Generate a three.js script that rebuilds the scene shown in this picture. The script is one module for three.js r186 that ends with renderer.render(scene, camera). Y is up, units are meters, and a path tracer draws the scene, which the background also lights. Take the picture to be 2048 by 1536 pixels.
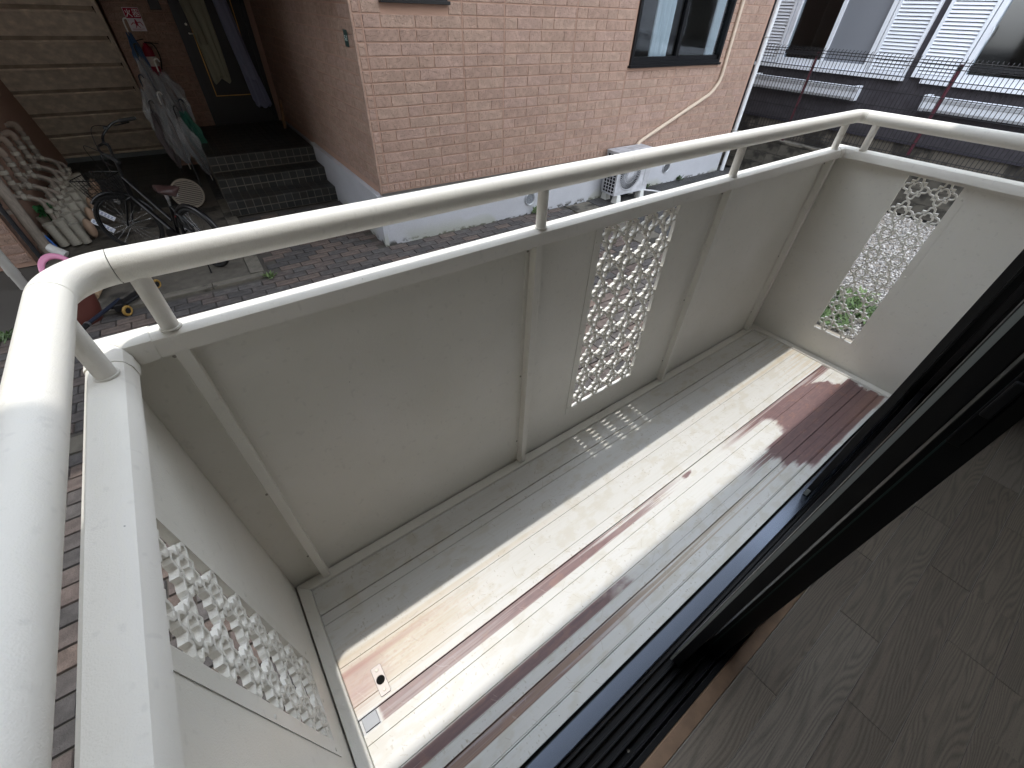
import * as THREE from 'three';
import { RoundedBoxGeometry } from 'three/addons/geometries/RoundedBoxGeometry.js';
import { mergeGeometries, toCreasedNormals } from 'three/addons/utils/BufferGeometryUtils.js';

// ------------------------------------------------------------------ camera, sky, sun, exposure
const scene = new THREE.Scene();
const camera = new THREE.PerspectiveCamera(85.87, 1024 / 768, 0.02, 300);
camera.position.set(0.2060, 1.3446, 0.7911);
camera.up.set(0.3800, 0.7374, -0.5585);
camera.lookAt(0.6572, 0.6698, 0.2071);
scene.add(camera);

function skyTexture() {
  const w = 128, h = 64, d = new Float32Array(w * h * 4);
  for (let j = 0; j < h; j++) for (let i = 0; i < w; i++) {
    const el = (j + 0.5) / h * Math.PI - Math.PI / 2;                    // row 0 is the bottom
    const k = Math.max(0, Math.sin(el)), o = (j * w + i) * 4;
    const hz = Math.pow(1 - k, 2.2);
    let r = 0.50 + 0.32 * hz, g = 0.555 + 0.275 * hz, b = 0.64 + 0.20 * hz;
    if (el < 0) { r = 0.2; g = 0.2; b = 0.2; }
    const s = SKY; d[o] = r * s; d[o + 1] = g * s; d[o + 2] = b * s; d[o + 3] = 1;
  }
  const t = new THREE.DataTexture(d, w, h, THREE.RGBAFormat, THREE.FloatType);
  t.mapping = THREE.EquirectangularReflectionMapping; t.magFilter = t.minFilter = THREE.LinearFilter; t.needsUpdate = true;
  return t;
}
const SKY = 5.2;
const sky = skyTexture();
scene.background = sky; scene.environment = sky;

const sun = new THREE.DirectionalLight(0xfffaf4, 2.1);
sun.position.set(2, 30, -6.36); sun.target.position.set(2, 0, 0);          // high, straight from the street side
sun.castShadow = true; sun.shadow.radius = 1.2; sun.shadow.mapSize.set(4096, 4096);
Object.assign(sun.shadow.camera, { left: -14, right: 14, top: 14, bottom: -14, near: 1, far: 60 });
scene.add(sun, sun.target);

const renderer = new THREE.WebGLRenderer({ antialias: true });
renderer.setSize(1024, 768);
renderer.toneMapping = THREE.LinearToneMapping;
renderer.toneMappingExposure = 1.18;
renderer.shadowMap.enabled = true;

// ------------------------------------------------------------------ helpers
function rng(a) { return () => { a |= 0; a = a + 0x6D2B79F5 | 0; let t = Math.imul(a ^ a >>> 15, 1 | a); t = t + Math.imul(t ^ t >>> 7, 61 | t) ^ t; return ((t ^ t >>> 14) >>> 0) / 4294967296; }; }
const V = (x, y, z) => new THREE.Vector3(x, y, z);
const lerp = (a, b, t) => a + (b - a) * t, clamp = (x, a = 0, b = 1) => Math.min(b, Math.max(a, x));
const sst = (a, b, x) => { const t = clamp((x - a) / (b - a)); return t * t * (3 - 2 * t); };
function hash2(x, y) { let h = Math.imul(x, 374761393) + Math.imul(y, 668265263) | 0; h = Math.imul(h ^ h >>> 13, 1274126177); return ((h ^ h >>> 16) >>> 0) / 4294967296; }
function vn(x, y, px = 0, py = 0) {                                        // value noise, optionally periodic
  let xi = Math.floor(x), yi = Math.floor(y); const fx = x - xi, fy = y - yi;
  const ux = fx * fx * (3 - 2 * fx), uy = fy * fy * (3 - 2 * fy);
  const m = (a, p) => p ? ((a % p) + p) % p : a;
  const a = hash2(m(xi, px), m(yi, py)), b = hash2(m(xi + 1, px), m(yi, py)), c = hash2(m(xi, px), m(yi + 1, py)), d = hash2(m(xi + 1, px), m(yi + 1, py));
  return lerp(lerp(a, b, ux), lerp(c, d, ux), uy);
}
function fbm(x, y, o = 4, px = 0, py = 0) { let s = 0, a = 0.5, n = 0; for (let i = 0; i < o; i++) { s += a * vn(x, y, px, py); n += a; a *= 0.5; x = x * 2 + 17; y = y * 2 + 31; px *= 2; py *= 2; } return s / n; }
function dataTex(w, h, fn, srgb = true) {                                 // fn(u, v) -> [r, g, b] 0..255
  const d = new Uint8Array(w * h * 4);
  for (let j = 0; j < h; j++) for (let i = 0; i < w; i++) {
    const c = fn((i + 0.5) / w, (j + 0.5) / h), o = (j * w + i) * 4;
    if (typeof c === 'number') d[o] = d[o + 1] = d[o + 2] = clamp(c, 0, 255); else { d[o] = clamp(c[0], 0, 255); d[o + 1] = clamp(c[1], 0, 255); d[o + 2] = clamp(c[2], 0, 255); }
    d[o + 3] = 255;
  }
  const t = new THREE.DataTexture(d, w, h, THREE.RGBAFormat);
  t.wrapS = t.wrapT = THREE.RepeatWrapping; t.magFilter = THREE.LinearFilter; t.minFilter = THREE.LinearMipmapLinearFilter; t.generateMipmaps = true;
  if (srgb) t.colorSpace = THREE.SRGBColorSpace; t.needsUpdate = true; return t;
}
function rep(t, a, b = a) { const c = t.clone(); c.repeat.set(1 / a, 1 / b); c.needsUpdate = true; return c; }
const mat = (o) => new THREE.MeshStandardMaterial(o);
const taken = {};
function numbered(n) { const k = taken[n] = (taken[n] ?? -1) + 1; return k ? n + '_' + String(k).padStart(3, '0') : n; }
function shade(m) { m.castShadow = m.receiveShadow = true; return m; }
function tag(o, label, category, group, kind) { if (label) o.userData.label = label; if (category) o.userData.category = category; if (group) o.userData.group = group; if (kind) o.userData.kind = kind; return o; }
function thing(name, label, category, pos = [0, 0, 0], turn = 0, group) {
  const g = new THREE.Group(); g.name = numbered(name); g.position.set(...pos); g.rotation.y = turn; scene.add(g); return tag(g, label, category, group);
}
function struct(name, label) { const g = new THREE.Group(); g.name = numbered(name); scene.add(g); g.userData.kind = 'structure'; if (label) g.userData.label = label; return g; }
function part(name, geo, m, parent, pos) { const o = shade(new THREE.Mesh(Array.isArray(geo) ? merge(geo) : geo, m)); o.name = name; if (pos) o.position.set(...pos); parent.add(o); return o; }
function merge(list) { return mergeGeometries(list.map(g => { g = g.index ? g.toNonIndexed() : g; for (const k of Object.keys(g.attributes)) if (!['position', 'normal', 'uv'].includes(k)) g.deleteAttribute(k); if (!g.attributes.uv) g.setAttribute('uv', new THREE.BufferAttribute(new Float32Array(g.attributes.position.count * 2), 2)); return g; })); }
function muv(g) {                                                         // uv in metres from the dominant axis
  g = g.index ? g.toNonIndexed() : g; const p = g.attributes.position, n = g.attributes.normal, uv = new Float32Array(p.count * 2);
  for (let i = 0; i < p.count; i += 3) {
    let nx = 0, ny = 0, nz = 0; for (let k = 0; k < 3; k++) { nx += n.getX(i + k); ny += n.getY(i + k); nz += n.getZ(i + k); }
    nx = Math.abs(nx); ny = Math.abs(ny); nz = Math.abs(nz);
    for (let k = 0; k < 3; k++) { const x = p.getX(i + k), y = p.getY(i + k), z = p.getZ(i + k), j = (i + k) * 2;
      if (nx >= ny && nx >= nz) { uv[j] = z; uv[j + 1] = y; } else if (ny >= nz) { uv[j] = x; uv[j + 1] = z; } else { uv[j] = x; uv[j + 1] = y; } }
  }
  g.setAttribute('uv', new THREE.BufferAttribute(uv, 2)); return g;
}
function bx(x0, x1, y0, y1, z0, z1, b = 0) {                              // box between planes, optional rounded edge
  const w = x1 - x0, h = y1 - y0, d = z1 - z0;
  const g = b ? new RoundedBoxGeometry(w, h, d, 1, Math.min(b, w / 2.05, h / 2.05, d / 2.05)) : new THREE.BoxGeometry(w, h, d);
  g.translate((x0 + x1) / 2, (y0 + y1) / 2, (z0 + z1) / 2); return muv(g);
}
function cyl(p, q, r, r2 = r, seg = 12, open = false) {                   // cylinder from p to q
  p = V(...p); q = V(...q); const d = q.clone().sub(p), g = new THREE.CylinderGeometry(r2, r, d.length(), seg, 1, open);
  g.applyQuaternion(new THREE.Quaternion().setFromUnitVectors(V(0, 1, 0), d.clone().normalize())); g.translate(...p.add(q).multiplyScalar(0.5).toArray()); return g;
}
function tube(pts, r, n = 24, seg = 8, closed = false, tension = 0.5) { return new THREE.TubeGeometry(new THREE.CatmullRomCurve3(pts.map(p => V(...p)), closed, 'catmullrom', tension), n, r, seg, closed); }
function bent(pts, r, bend, seg = 10) {                                   // straight runs with rounded bends
  const path = new THREE.CurvePath(), P = pts.map(p => V(...p)); let a = P[0];
  for (let i = 1; i < P.length - 1; i++) { const u = P[i - 1].clone().sub(P[i]).normalize(), w = P[i + 1].clone().sub(P[i]).normalize(); const b1 = P[i].clone().addScaledVector(u, bend), b2 = P[i].clone().addScaledVector(w, bend); path.add(new THREE.LineCurve3(a, b1)); path.add(new THREE.QuadraticBezierCurve3(b1, P[i], b2)); a = b2; }
  path.add(new THREE.LineCurve3(a, P[P.length - 1])); return new THREE.TubeGeometry(path, 14 * P.length, r, seg, false);
}
function loft(stations, crease = 0.6, caps = true) {                      // stations: closed rings of [x,y,z]
  const pos = [], uv = [], n = stations[0].length; let run = 0;
  const per = [0]; for (let i = 0; i < n; i++) { const a = stations[0][i], b = stations[0][(i + 1) % n]; per.push(per[i] + Math.hypot(a[0] - b[0], a[1] - b[1], a[2] - b[2])); }
  const put = (p, u, v) => { pos.push(...p); uv.push(u, v); };
  for (let s = 0; s < stations.length - 1; s++) {
    const A = stations[s], B = stations[s + 1], len = Math.hypot(A[0][0] - B[0][0], A[0][1] - B[0][1], A[0][2] - B[0][2]);
    for (let i = 0; i < n; i++) { const k = (i + 1) % n;
      put(A[i], run, per[i]); put(B[i], run + len, per[i]); put(B[k], run + len, per[i + 1]);
      put(A[i], run, per[i]); put(B[k], run + len, per[i + 1]); put(A[k], run, per[i + 1]); }
    run += len;
  }
  if (caps) for (const [S, f] of [[stations[0], 0], [stations[stations.length - 1], 1]]) {
    const c = [0, 0, 0]; for (const p of S) for (let k = 0; k < 3; k++) c[k] += p[k] / n;
    for (let i = 0; i < n; i++) { const a = S[i], b = S[(i + 1) % n]; if (f) { put(a, 0, 0); put(c, 0, 0); put(b, 0, 0); } else { put(a, 0, 0); put(b, 0, 0); put(c, 0, 0); } }
  }
  let g = new THREE.BufferGeometry(); g.setAttribute('position', new THREE.Float32BufferAttribute(pos, 3)); g.setAttribute('uv', new THREE.Float32BufferAttribute(uv, 2));
  g.scale(1000, 1000, 1000); g.computeVertexNormals(); g = toCreasedNormals(g, crease); g.scale(0.001, 0.001, 0.001); return g;   // scaled up because the helper welds at a centimetre
}
function slab(w, h, d, b) {                                               // a brick face: back at z=0, chamfered front at z=d
  const x = w / 2, y = h / 2, X = x - b, Y = y - b, p = [], q = (a, b2, c, e) => p.push(...a, ...b2, ...c, ...a, ...c, ...e);
  q([-X, -Y, d], [X, -Y, d], [X, Y, d], [-X, Y, d]);
  q([-x, -y, 0], [x, -y, 0], [X, -Y, d], [-X, -Y, d]); q([x, -y, 0], [x, y, 0], [X, Y, d], [X, -Y, d]);
  q([x, y, 0], [-x, y, 0], [-X, Y, d], [X, Y, d]); q([-x, y, 0], [-x, -y, 0], [-X, -Y, d], [-X, Y, d]);
  const g = new THREE.BufferGeometry(); g.setAttribute('position', new THREE.Float32BufferAttribute(p, 3)); g.computeVertexNormals();
  const uv = []; for (let i = 0; i < p.length; i += 3) uv.push(p[i], p[i + 1]); g.setAttribute('uv', new THREE.Float32BufferAttribute(uv, 2)); return g;
}
function shapeExtrude(outer, holes, depth, bevel = 0) {
  const s = new THREE.Shape(outer.map(p => new THREE.Vector2(...p))); for (const h of holes) s.holes.push(new THREE.Path(h.map(p => new THREE.Vector2(...p))));
  return new THREE.ExtrudeGeometry(s, { depth, bevelEnabled: bevel > 0, bevelSize: bevel, bevelThickness: bevel, bevelSegments: 1, curveSegments: 6 });
}
const rect = (x0, x1, y0, y1) => [[x0, y0], [x1, y0], [x1, y1], [x0, y1]];

// the yard's own frame: s along the neighbour's wall, h above the ground, t out from that wall towards us
const YG = -0.955, PHI = 0.02967, ORG = V(2.012, YG, -4.192);
const E1 = V(Math.cos(PHI), 0, Math.sin(PHI)), N1 = V(-Math.sin(PHI), 0, Math.cos(PHI));
const Wp = (s, h, t) => ORG.clone().addScaledVector(E1, s).addScaledVector(N1, t).add(V(0, h, 0)).toArray();
const yard = (name, label, cat, s = 0, h = 0, t = 0, turn = 0, group) => thing(name, label, cat, Wp(s, h, t), -PHI + turn, group);
const yardStruct = (name, label) => { const g = struct(name, label); g.position.copy(ORG); g.rotation.y = -PHI; return g; };

// ------------------------------------------------------------------ materials
const peel = dataTex(512, 512, (u, v) => 128 + 90 * (fbm(u * 90, v * 90, 2, 90, 90) - 0.5) * 2 + 40 * (fbm(u * 24, v * 24, 2, 24, 24) - 0.5) * 2, false);
const gritC = dataTex(512, 512, (u, v) => { const f = 0.82 + 0.36 * (fbm(u * 12, v * 12, 4, 12, 12) - 0.15) * 0.75; const s = hash2(Math.floor(u * 512), Math.floor(v * 512)) > 0.985 ? 0.85 : 1; return [245 * f * s, 243 * f * s, 240 * f * s]; });
const grit = dataTex(512, 512, (u, v) => 255 * (0.55 * fbm(u * 60, v * 60, 3, 60, 60) + 0.45 * hash2(Math.floor(u * 512), Math.floor(v * 512))), false);
const paintC = dataTex(1024, 1024, (u, v) => {
  const b = fbm(u * 5, v * 5, 4, 5, 5), sp = fbm(u * 70, v * 70, 2, 70, 70);
  let f = 0.965 + 0.05 * b; f *= 1 - 0.03 * sst(0.72, 0.9, sp);
  const h = hash2(Math.floor(u * 512), Math.floor(v * 512)); if (h > 0.99997) f *= 0.6;
  return [236 * f, 233 * f, 225 * f * (0.985 + 0.02 * b)];
});
const paint = mat({ map: rep(paintC, 0.9), bumpMap: rep(peel, 0.13), bumpScale: 0.0006, roughness: 0.36 });
const railPaint = mat({ map: rep(paintC, 0.7), bumpMap: rep(peel, 0.1), bumpScale: 0.0003, roughness: 0.55 });
const castPaint = mat({ map: rep(paintC, 0.4), roughness: 0.45, bumpMap: rep(peel, 0.1), bumpScale: 0.0004 });
const screwM = mat({ color: 0x9a958c, roughness: 0.45, metalness: 0.6 });
const blackAlu = mat({ color: 0x0a0a0c, roughness: 0.42, metalness: 0.3, bumpMap: rep(peel, 0.08), bumpScale: 0.0001 });
const sillAlu = mat({ color: 0x5b626e, roughness: 0.25, metalness: 0.85, bumpMap: rep(grit, 0.3), bumpScale: 0.00006 });
const greySeal = mat({ color: 0x8d9390, roughness: 0.6 });
const greenSeal = mat({ color: 0x2c403c, roughness: 0.5 });
const hole = mat({ color: 0x050505, roughness: 0.95 });
const glass = new THREE.MeshPhysicalMaterial({ color: 0xffffff, transmission: 1, thickness: 0, roughness: 0.02, ior: 1.5 });
const darkGlass = new THREE.MeshPhysicalMaterial({ color: 0xe2e7ea, transmission: 1, thickness: 0, roughness: 0.05, ior: 1.5 });
// ------------------------------------------------------------------ the balcony
const BL = 2.6, BD = 0.745, TW = 0.037;                                   // length, depth, trim width
// deck paint: cream sheet metal, ochre stains by the drain, rusted channels, one large rust patch
const DX = 2.64, DZ = 0.76;
const xl = (z) => z < 0.445 ? 1.93 : z < 0.556 ? lerp(1.95, 1.925, (z - 0.445) / 0.11) : z < 0.6 ? 1.765 : z < 0.655 ? 1.75 : z < 0.685 ? 1.80 : 1.83;
const xr = (z) => z < 0.46 ? 2.30 : z < 0.5 ? lerp(2.34, 2.43, (z - 0.46) / 0.04) : z < 0.556 ? 2.45 : 2.56;
const scr = new Float32Array(2048 * 640);                                 // fine scratches and scuffs in the deck paint
{ const R = rng(303); for (let q = 0; q < 1500; q++) { let x = R() * 2048, y = R() * 640; const cl = R() < 0.6, a = cl ? 0.9 + (R() - 0.5) * 1.2 : R() * 3.14, L = 4 + R() * (cl ? 16 : 30), s = (R() < 0.6 ? -1 : 0.7) * (0.3 + 0.7 * R()), bend = (R() - 0.5) * 0.05; let an = a; for (let k = 0; k < L; k++) { const i = Math.floor(x), j = Math.floor(y); if (i >= 0 && j >= 0 && i < 2048 && j < 640) scr[j * 2048 + i] = s; an += bend; x += Math.cos(an); y += Math.sin(an); } } }
const deckC = dataTex(2048, 640, (u, v) => {
  const x = u * DX, z = v * DZ;
  const n1 = fbm(x * 6, z * 30, 4), n2 = fbm(x * 40, z * 160, 3), st = fbm(x * 3 + 9, z * 220 + 5, 3), fine = fbm(x * 150, z * 150, 2), ragged = fbm(x * 7 + 3, z * 260, 3), cloud = fbm(x * 22 + 40, z * 40 + 8, 4);
  let c = [221 + 8 * (n1 - 0.5), 220 + 8 * (n1 - 0.5), 215 + 10 * (n1 - 0.5)];
  const mix = (r, g, b, k) => { k = clamp(k); c = [lerp(c[0], r, k), lerp(c[1], g, k), lerp(c[2], b, k)]; };
  mix(160, 150, 128, 0.35 * sst(0.72, 0.86, fine) * sst(0.46, 0.62, n1));                       // grime specks
  mix(200, 194, 178, 0.13 * sst(0.5, 0.72, st)); mix(196, 188, 168, 0.30 * sst(0.5, 0.75, cloud));                                              // faint dirt streaks
  if (z > 0.17 && z < 0.42) {
    const e = Math.hypot((x - 0.10) / 0.42, (z - 0.335) / 0.10);
    mix(204, 182, 150, 0.7 * sst(1.1, 0.3, e + 0.5 * (ragged - 0.5)) * (0.35 + 0.9 * st));
    mix(176, 128, 116, 0.75 * sst(0.42, 0.0, x) * sst(0.012, 0.003, Math.abs(z - 0.312 - 0.006 * (n1 - 0.5))) * (0.5 + st));
    mix(166, 124, 122, 0.6 * sst(0.2, 0.02, Math.hypot((x - 0.06) / 1.6, z - 0.352) * 2.6 + 0.1 * (ragged - 0.5)) * (0.4 + cloud));
    mix(192, 152, 130, 0.3 * sst(0.6, 0.75, fbm(x * 90, z * 260, 2)) * sst(0.6, 0.15, x) * sst(0.06, 0.02, Math.abs(z - 0.33)));
    mix(206, 186, 156, 0.5 * sst(2.2, 2.55, x + 0.3 * (ragged - 0.5)) * sst(0.45, 0.62, st));
    mix(206, 188, 160, 0.4 * sst(0.012, 0.003, Math.abs(z - 0.278)) * sst(1.1, 0.4, Math.min(x, 2.6 - x)));
  }
  const rust = (k, lo = 0) => { const t = 0.5 * n2 + 0.5 * st; mix(lerp(108, 150, t) + lo, lerp(86, 117, t) + lo, lerp(88, 112, t) + lo, k); mix(166, 124, 106, k * 0.35 * sst(0.60, 0.78, cloud)); };
  if (z > 0.424 && z < 0.465) {
    const ed = sst(0.424, 0.4275, z) * sst(0.465, 0.4615, z);
    const a = sst(0.086, 0.098, x) * sst(1.0, 0.72, x), b2 = sst(0.60, 1.0, x) * sst(1.42, 1.0, x) * sst(0.46, 0.58, st), d = sst(1.55, 1.95, x), e2 = 0.9 * sst(1.2, 0.6, Math.hypot((x - 1.377) / 0.026, (z - 0.441) / 0.009) + 1.2 * (cloud - 0.5) + 0.8 * (n2 - 0.5));
    rust(ed * clamp(a * (0.74 + 0.4 * sst(0.3, 0.6, st)) + b2 * 0.8 + d * (0.45 + 0.75 * sst(0.42, 0.6, st)) + e2));
    if (x < 0.086) mix(205, 206, 208, 0.8);
  }
  if (z > 0.57 && z < 0.6) { const ed = sst(0.569, 0.573, z) * sst(0.601, 0.597, z); rust(ed * clamp(sst(0.92, 0.74, x + 0.2 * (cloud - 0.5)) * (0.95 + 0.3 * st) + sst(1.52, 1.75, x) * sst(0.4, 0.55, st)), -6); }
  if (z > 0.628 && z < 0.661) { const ed = sst(0.628, 0.631, z) * sst(0.661, 0.657, z); rust(ed * clamp(sst(1.05, 0.5, x) * (0.5 + 0.9 * sst(0.35, 0.62, st)))); mix(170, 148, 122, ed * 0.55 * sst(0.35, 0.6, st)); }
  mix(150, 118, 108, 0.7 * sst(0.12, 0.0, x + 0.1 * (ragged - 0.5)) * (z > 0.596 && z < 0.63 ? 1 : 0) * sst(0.4, 0.6, cloud));
  if (z > 0.44 && x > 1.6) {
    const ra = fbm(x * 5 + 3, z * 110, 2), a = xl(z) + 0.03 * (ra - 0.5) + 0.06 * (cloud - 0.5), b2 = xr(z) + 0.08 * (cloud - 0.5);
    const k = sst(a - 0.022, a + 0.024, x + 0.006 * (n2 - 0.5)) * sst(b2 + 0.012, b2 - 0.012, x) * sst(0.726 + 0.01 * (cloud - 0.5), 0.716, z);
    rust(k * 0.97, -4); mix(152, 116, 102, k * 0.6 * sst(2.05, 2.45, x + 0.4 * (cloud - 0.5)) * sst(0.62, 0.7, z));
  }
  { const s = scr[Math.min(639, Math.floor(v * 640)) * 2048 + Math.min(2047, Math.floor(u * 2048))]; if (s < 0) mix(140, 122, 98, -0.34 * s); else if (s > 0) mix(238, 236, 230, 0.5 * s); }
  const hs = hash2(Math.floor(x * 520), Math.floor(z * 520)); if (hs > 0.9997) mix(96, 84, 74, 0.7);
  return c;
});
const deckM = mat({ map: deckC, roughness: 0.42, bumpMap: rep(peel, 0.05), bumpScale: 0.00015 });
deckM.bumpMap = null;
const deckUV = (g) => { const p = g.attributes.position, uv = new Float32Array(p.count * 2); for (let i = 0; i < p.count; i++) { uv[2 * i] = p.getX(i) / DX; uv[2 * i + 1] = p.getZ(i) / DZ; } g.setAttribute('uv', new THREE.BufferAttribute(uv, 2)); return g; };
{
  const deck = struct('balcony_floor', 'cream painted sheet metal balcony deck with rust streaks');
  part('under_tray', bx(-0.01, BL + 0.01, -0.09, -0.022, -0.012, BD), hole, deck);
  // planks along x between z0 and z1 with their own level; channels lie lower
  const P = [[0.038, 0.1245, -0.008], [0.1265, 0.1585, -0.0095], [0.1605, 0.2902, -0.007], [0.2907, 0.3955, -0.007], [0.396, 0.4267, -0.0065], [0.4272, 0.4618, -0.0135], [0.4622, 0.4885, -0.0065], [0.489, 0.5678, -0.0066], [0.5682, 0.6013, -0.0095], [0.6018, 0.6306, -0.0075], [0.6312, 0.6578, -0.0135], [0.6585, 0.6945, -0.0075], [0.6953, 0.699, -0.004], [0.6998, 0.737, -0.0068]];
  for (const [a, b, y] of P) part('plank', deckUV(bx(TW + 0.001, BL - TW - 0.001, -0.022, y, a, b, 0.0012)), deckM, deck);
  part('end_clip', bx(0.045, 0.083, -0.0135, -0.007, 0.4285, 0.4605, 0.001), mat({ color: 0x74777b, roughness: 0.45, metalness: 0.5 }), deck);
  // raised trim angle round three sides, mitred
  const prof = (o) => [[o, -0.012], [o, 0.001], [o + 0.002, 0.0035], [TW - 0.002, 0], [TW, -0.003], [TW, -0.016]];
  const st = (f) => prof(0.004).map(([a, b]) => f(a, b));
  part('trim_strip', loft([st((a, b) => [a, b, BD]), st((a, b) => [a, b, a])]), paint, deck);
  part('trim_strip', loft([st((a, b) => [a + 0.0008, b, a]), st((a, b) => [BL - a - 0.0008, b, a])]), paint, deck);
  part('trim_strip', loft([st((a, b) => [BL - a, b, a]), st((a, b) => [BL - a, b, BD])]), paint, deck);
  const dr = new THREE.Group(); dr.name = 'drain_plate'; dr.position.set(0.119, -0.0062, 0.378); deck.add(dr);
  const ring = new THREE.Shape(); { const w = 0.0135, l = 0.037, r = 0.004; ring.moveTo(-w + r, -l); ring.lineTo(w - r, -l); ring.quadraticCurveTo(w, -l, w, -l + r); ring.lineTo(w, l - r); ring.quadraticCurveTo(w, l, w - r, l); ring.lineTo(-w + r, l); ring.quadraticCurveTo(-w, l, -w, l - r); ring.lineTo(-w, -l + r); ring.quadraticCurveTo(-w, -l, -w + r, -l); const h = new THREE.Path(); h.absarc(0, 0, 0.0115, 0, Math.PI * 2, true); ring.holes.push(h); }
  const pg = new THREE.ExtrudeGeometry(ring, { depth: 0.0016, bevelEnabled: true, bevelSize: 0.0008, bevelThickness: 0.0006, bevelSegments: 1 }); pg.rotateX(-Math.PI / 2);
  part('plate', pg, mat({ color: 0x8f8986, roughness: 0.45, metalness: 0.6 }), dr);
  part('drain_hole', new THREE.CylinderGeometry(0.0113, 0.0113, 0.0012, 24), hole, dr, [0, 0.0002, 0]);
  for (const z of [-0.026, 0.026]) part('screw', new THREE.CylinderGeometry(0.0036, 0.0042, 0.0016, 14), screwM, dr, [0, 0.0030, z]);
}
// railing
const rail = thing('balcony_railing', 'cream painted metal balcony railing with solid panels and flower lattice inserts', 'railing');
{
  // panels (bays), with openings for the lattice
  const TOP = 0.915, opF = [1.126, 1.484, 0.142, 0.893], opS = [0.285, 0.470, 0.142, 0.893];
  const bay = (a, b, op) => { const g = shapeExtrude(rect(a, b, -0.07, TOP), op ? [rect(...op)] : [], 0.012); g.translate(0, 0, -0.012); return muv(g); };
  for (const [a, b, op] of [[-0.012, 0.090, 0], [0.0905, 0.866, 0], [0.8665, 1.731, opF], [1.7315, 2.612, 0]]) part('panel', bay(a, b, op), paint, rail);
  const side = (x, flip) => { const g = shapeExtrude(rect(0.0005, BD, -0.07, TOP), [rect(...opS)], 0.012); g.rotateY(-Math.PI / 2); g.translate(flip ? x + 0.012 : x, 0, 0); return muv(g); };
  part('panel', side(0, false), paint, rail); part('panel', side(BL, true), paint, rail);
  // lattice: one cast flower per cell
  function flower(px, py) {
    const key = [[0.455, 0], [0.45, 6], [0.42, 13], [0.365, 18], [0.315, 22], [0.295, 28], [0.315, 36], [0.375, 45]];
    const q = []; for (let k = 0; k < 4; k++) { for (const [r, a] of key) q.push([r, a + 90 * k]); for (const [r, a] of key.slice(1, 7).reverse()) q.push([r, 90 - a + 90 * k]); }
    const out = q.map(([r, a]) => [r * px * Math.cos(a * Math.PI / 180), r * py * Math.sin(a * Math.PI / 180)]);
    const inn = []; for (let i = 0; i < 48; i++) { const a = i / 48 * 2 * Math.PI, c = Math.abs(Math.cos(2 * a)); const r = 0.165 + 0.055 * Math.pow(c, 0.6); inn.push([r * px * Math.cos(a), r * py * Math.sin(a)]); }
    const ribbon = (poly, w) => {                                         // offset both ways
      const n = poly.length, O = [], I = [];
      for (let i = 0; i < n; i++) { const a = poly[(i + n - 1) % n], b = poly[i], c = poly[(i + 1) % n]; let tx = c[0] - a[0], ty = c[1] - a[1]; const l = Math.hypot(tx, ty) || 1; tx /= l; ty /= l; O.push([b[0] + ty * w, b[1] - tx * w]); I.push([b[0] - ty * w, b[1] + tx * w]); }
      return shapeExtrude(O, [I], LD - 0.001, 0.0006);
    };
    const g = [ribbon(out, 0.0022), ribbon(inn, 0.0021)];
    for (let k = 0; k < 4; k++) { const a = (45 + 90 * k) * Math.PI / 180, c = Math.cos(a), s = Math.sin(a), A = [0.166 * px * c, 0.166 * py * s], B = [0.365 * px * c, 0.365 * py * s]; const b = new THREE.BoxGeometry(Math.hypot(B[0] - A[0], B[1] - A[1]), 0.0036, LD - 0.001); b.rotateZ(Math.atan2(B[1] - A[1], B[0] - A[0])); b.translate((A[0] + B[0]) / 2, (A[1] + B[1]) / 2, LD / 2); g.push(b); }
    for (const [x, y, w, h] of [[0.478 * px, 0, 0.05 * px, 0.011], [-0.478 * px, 0, 0.05 * px, 0.011], [0, 0.478 * py, 0.011, 0.05 * py], [0, -0.478 * py, 0.011, 0.05 * py]]) { const b = new THREE.BoxGeometry(w, h, LD - 0.0014); b.translate(x, y, LD / 2); g.push(b); }
    return merge(g);
  }
  const LD = 0.0112, R8 = 8;
  function lattice(op, cols, place) {
    const grp = new THREE.Group(); grp.name = 'lattice_panel'; rail.add(grp); place(grp);
    const px = (op[1] - op[0]) / cols, py = (op[3] - op[2]) / R8, fg = flower(px, py);
    for (let i = 0; i < cols; i++) for (let j = 0; j < R8; j++) part('lattice_flower', fg, castPaint, grp, [op[0] + (i + 0.5) * px, op[2] + (j + 0.5) * py, -LD + 0.002]);
    const m = 0.028, fr = shapeExtrude(rect(op[0] - m, op[1] + m, op[2] - m, op[3] + 0.02), [rect(op[0] + 0.0006, op[1] - 0.0006, op[2] + 0.0006, op[3] - 0.0006)], 0.0012); fr.translate(0, 0, 0.0004);
    part('frame_plate', muv(fr), paint, grp);
    for (const [x, y] of [[op[0] - 0.018, op[2] + 0.01], [op[1] + 0.018, op[2] + 0.01], [op[0] - 0.018, op[3] - 0.05], [op[1] + 0.018, op[3] - 0.05], [(op[0] + op[1]) / 2, op[2] - 0.018], [op[0] - 0.018, (op[2] + op[3]) / 2], [op[1] + 0.018, (op[2] + op[3]) / 2]]) { const s = new THREE.SphereGeometry(0.0042, 10, 5, 0, Math.PI * 2, 0, Math.PI / 2); s.scale(1, 0.5, 1); s.rotateX(Math.PI / 2); part('screw', s, castPaint, grp, [x, y, 0.0016]); }
  }
  lattice(opF, 4, () => {});
  lattice(opS, 2, (g) => { g.rotation.y = -Math.PI / 2; g.position.set(BL, 0, 0); });
  lattice([-opS[1], -opS[0], opS[2], opS[3]], 2, (g) => { g.rotation.y = Math.PI / 2; });
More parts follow.
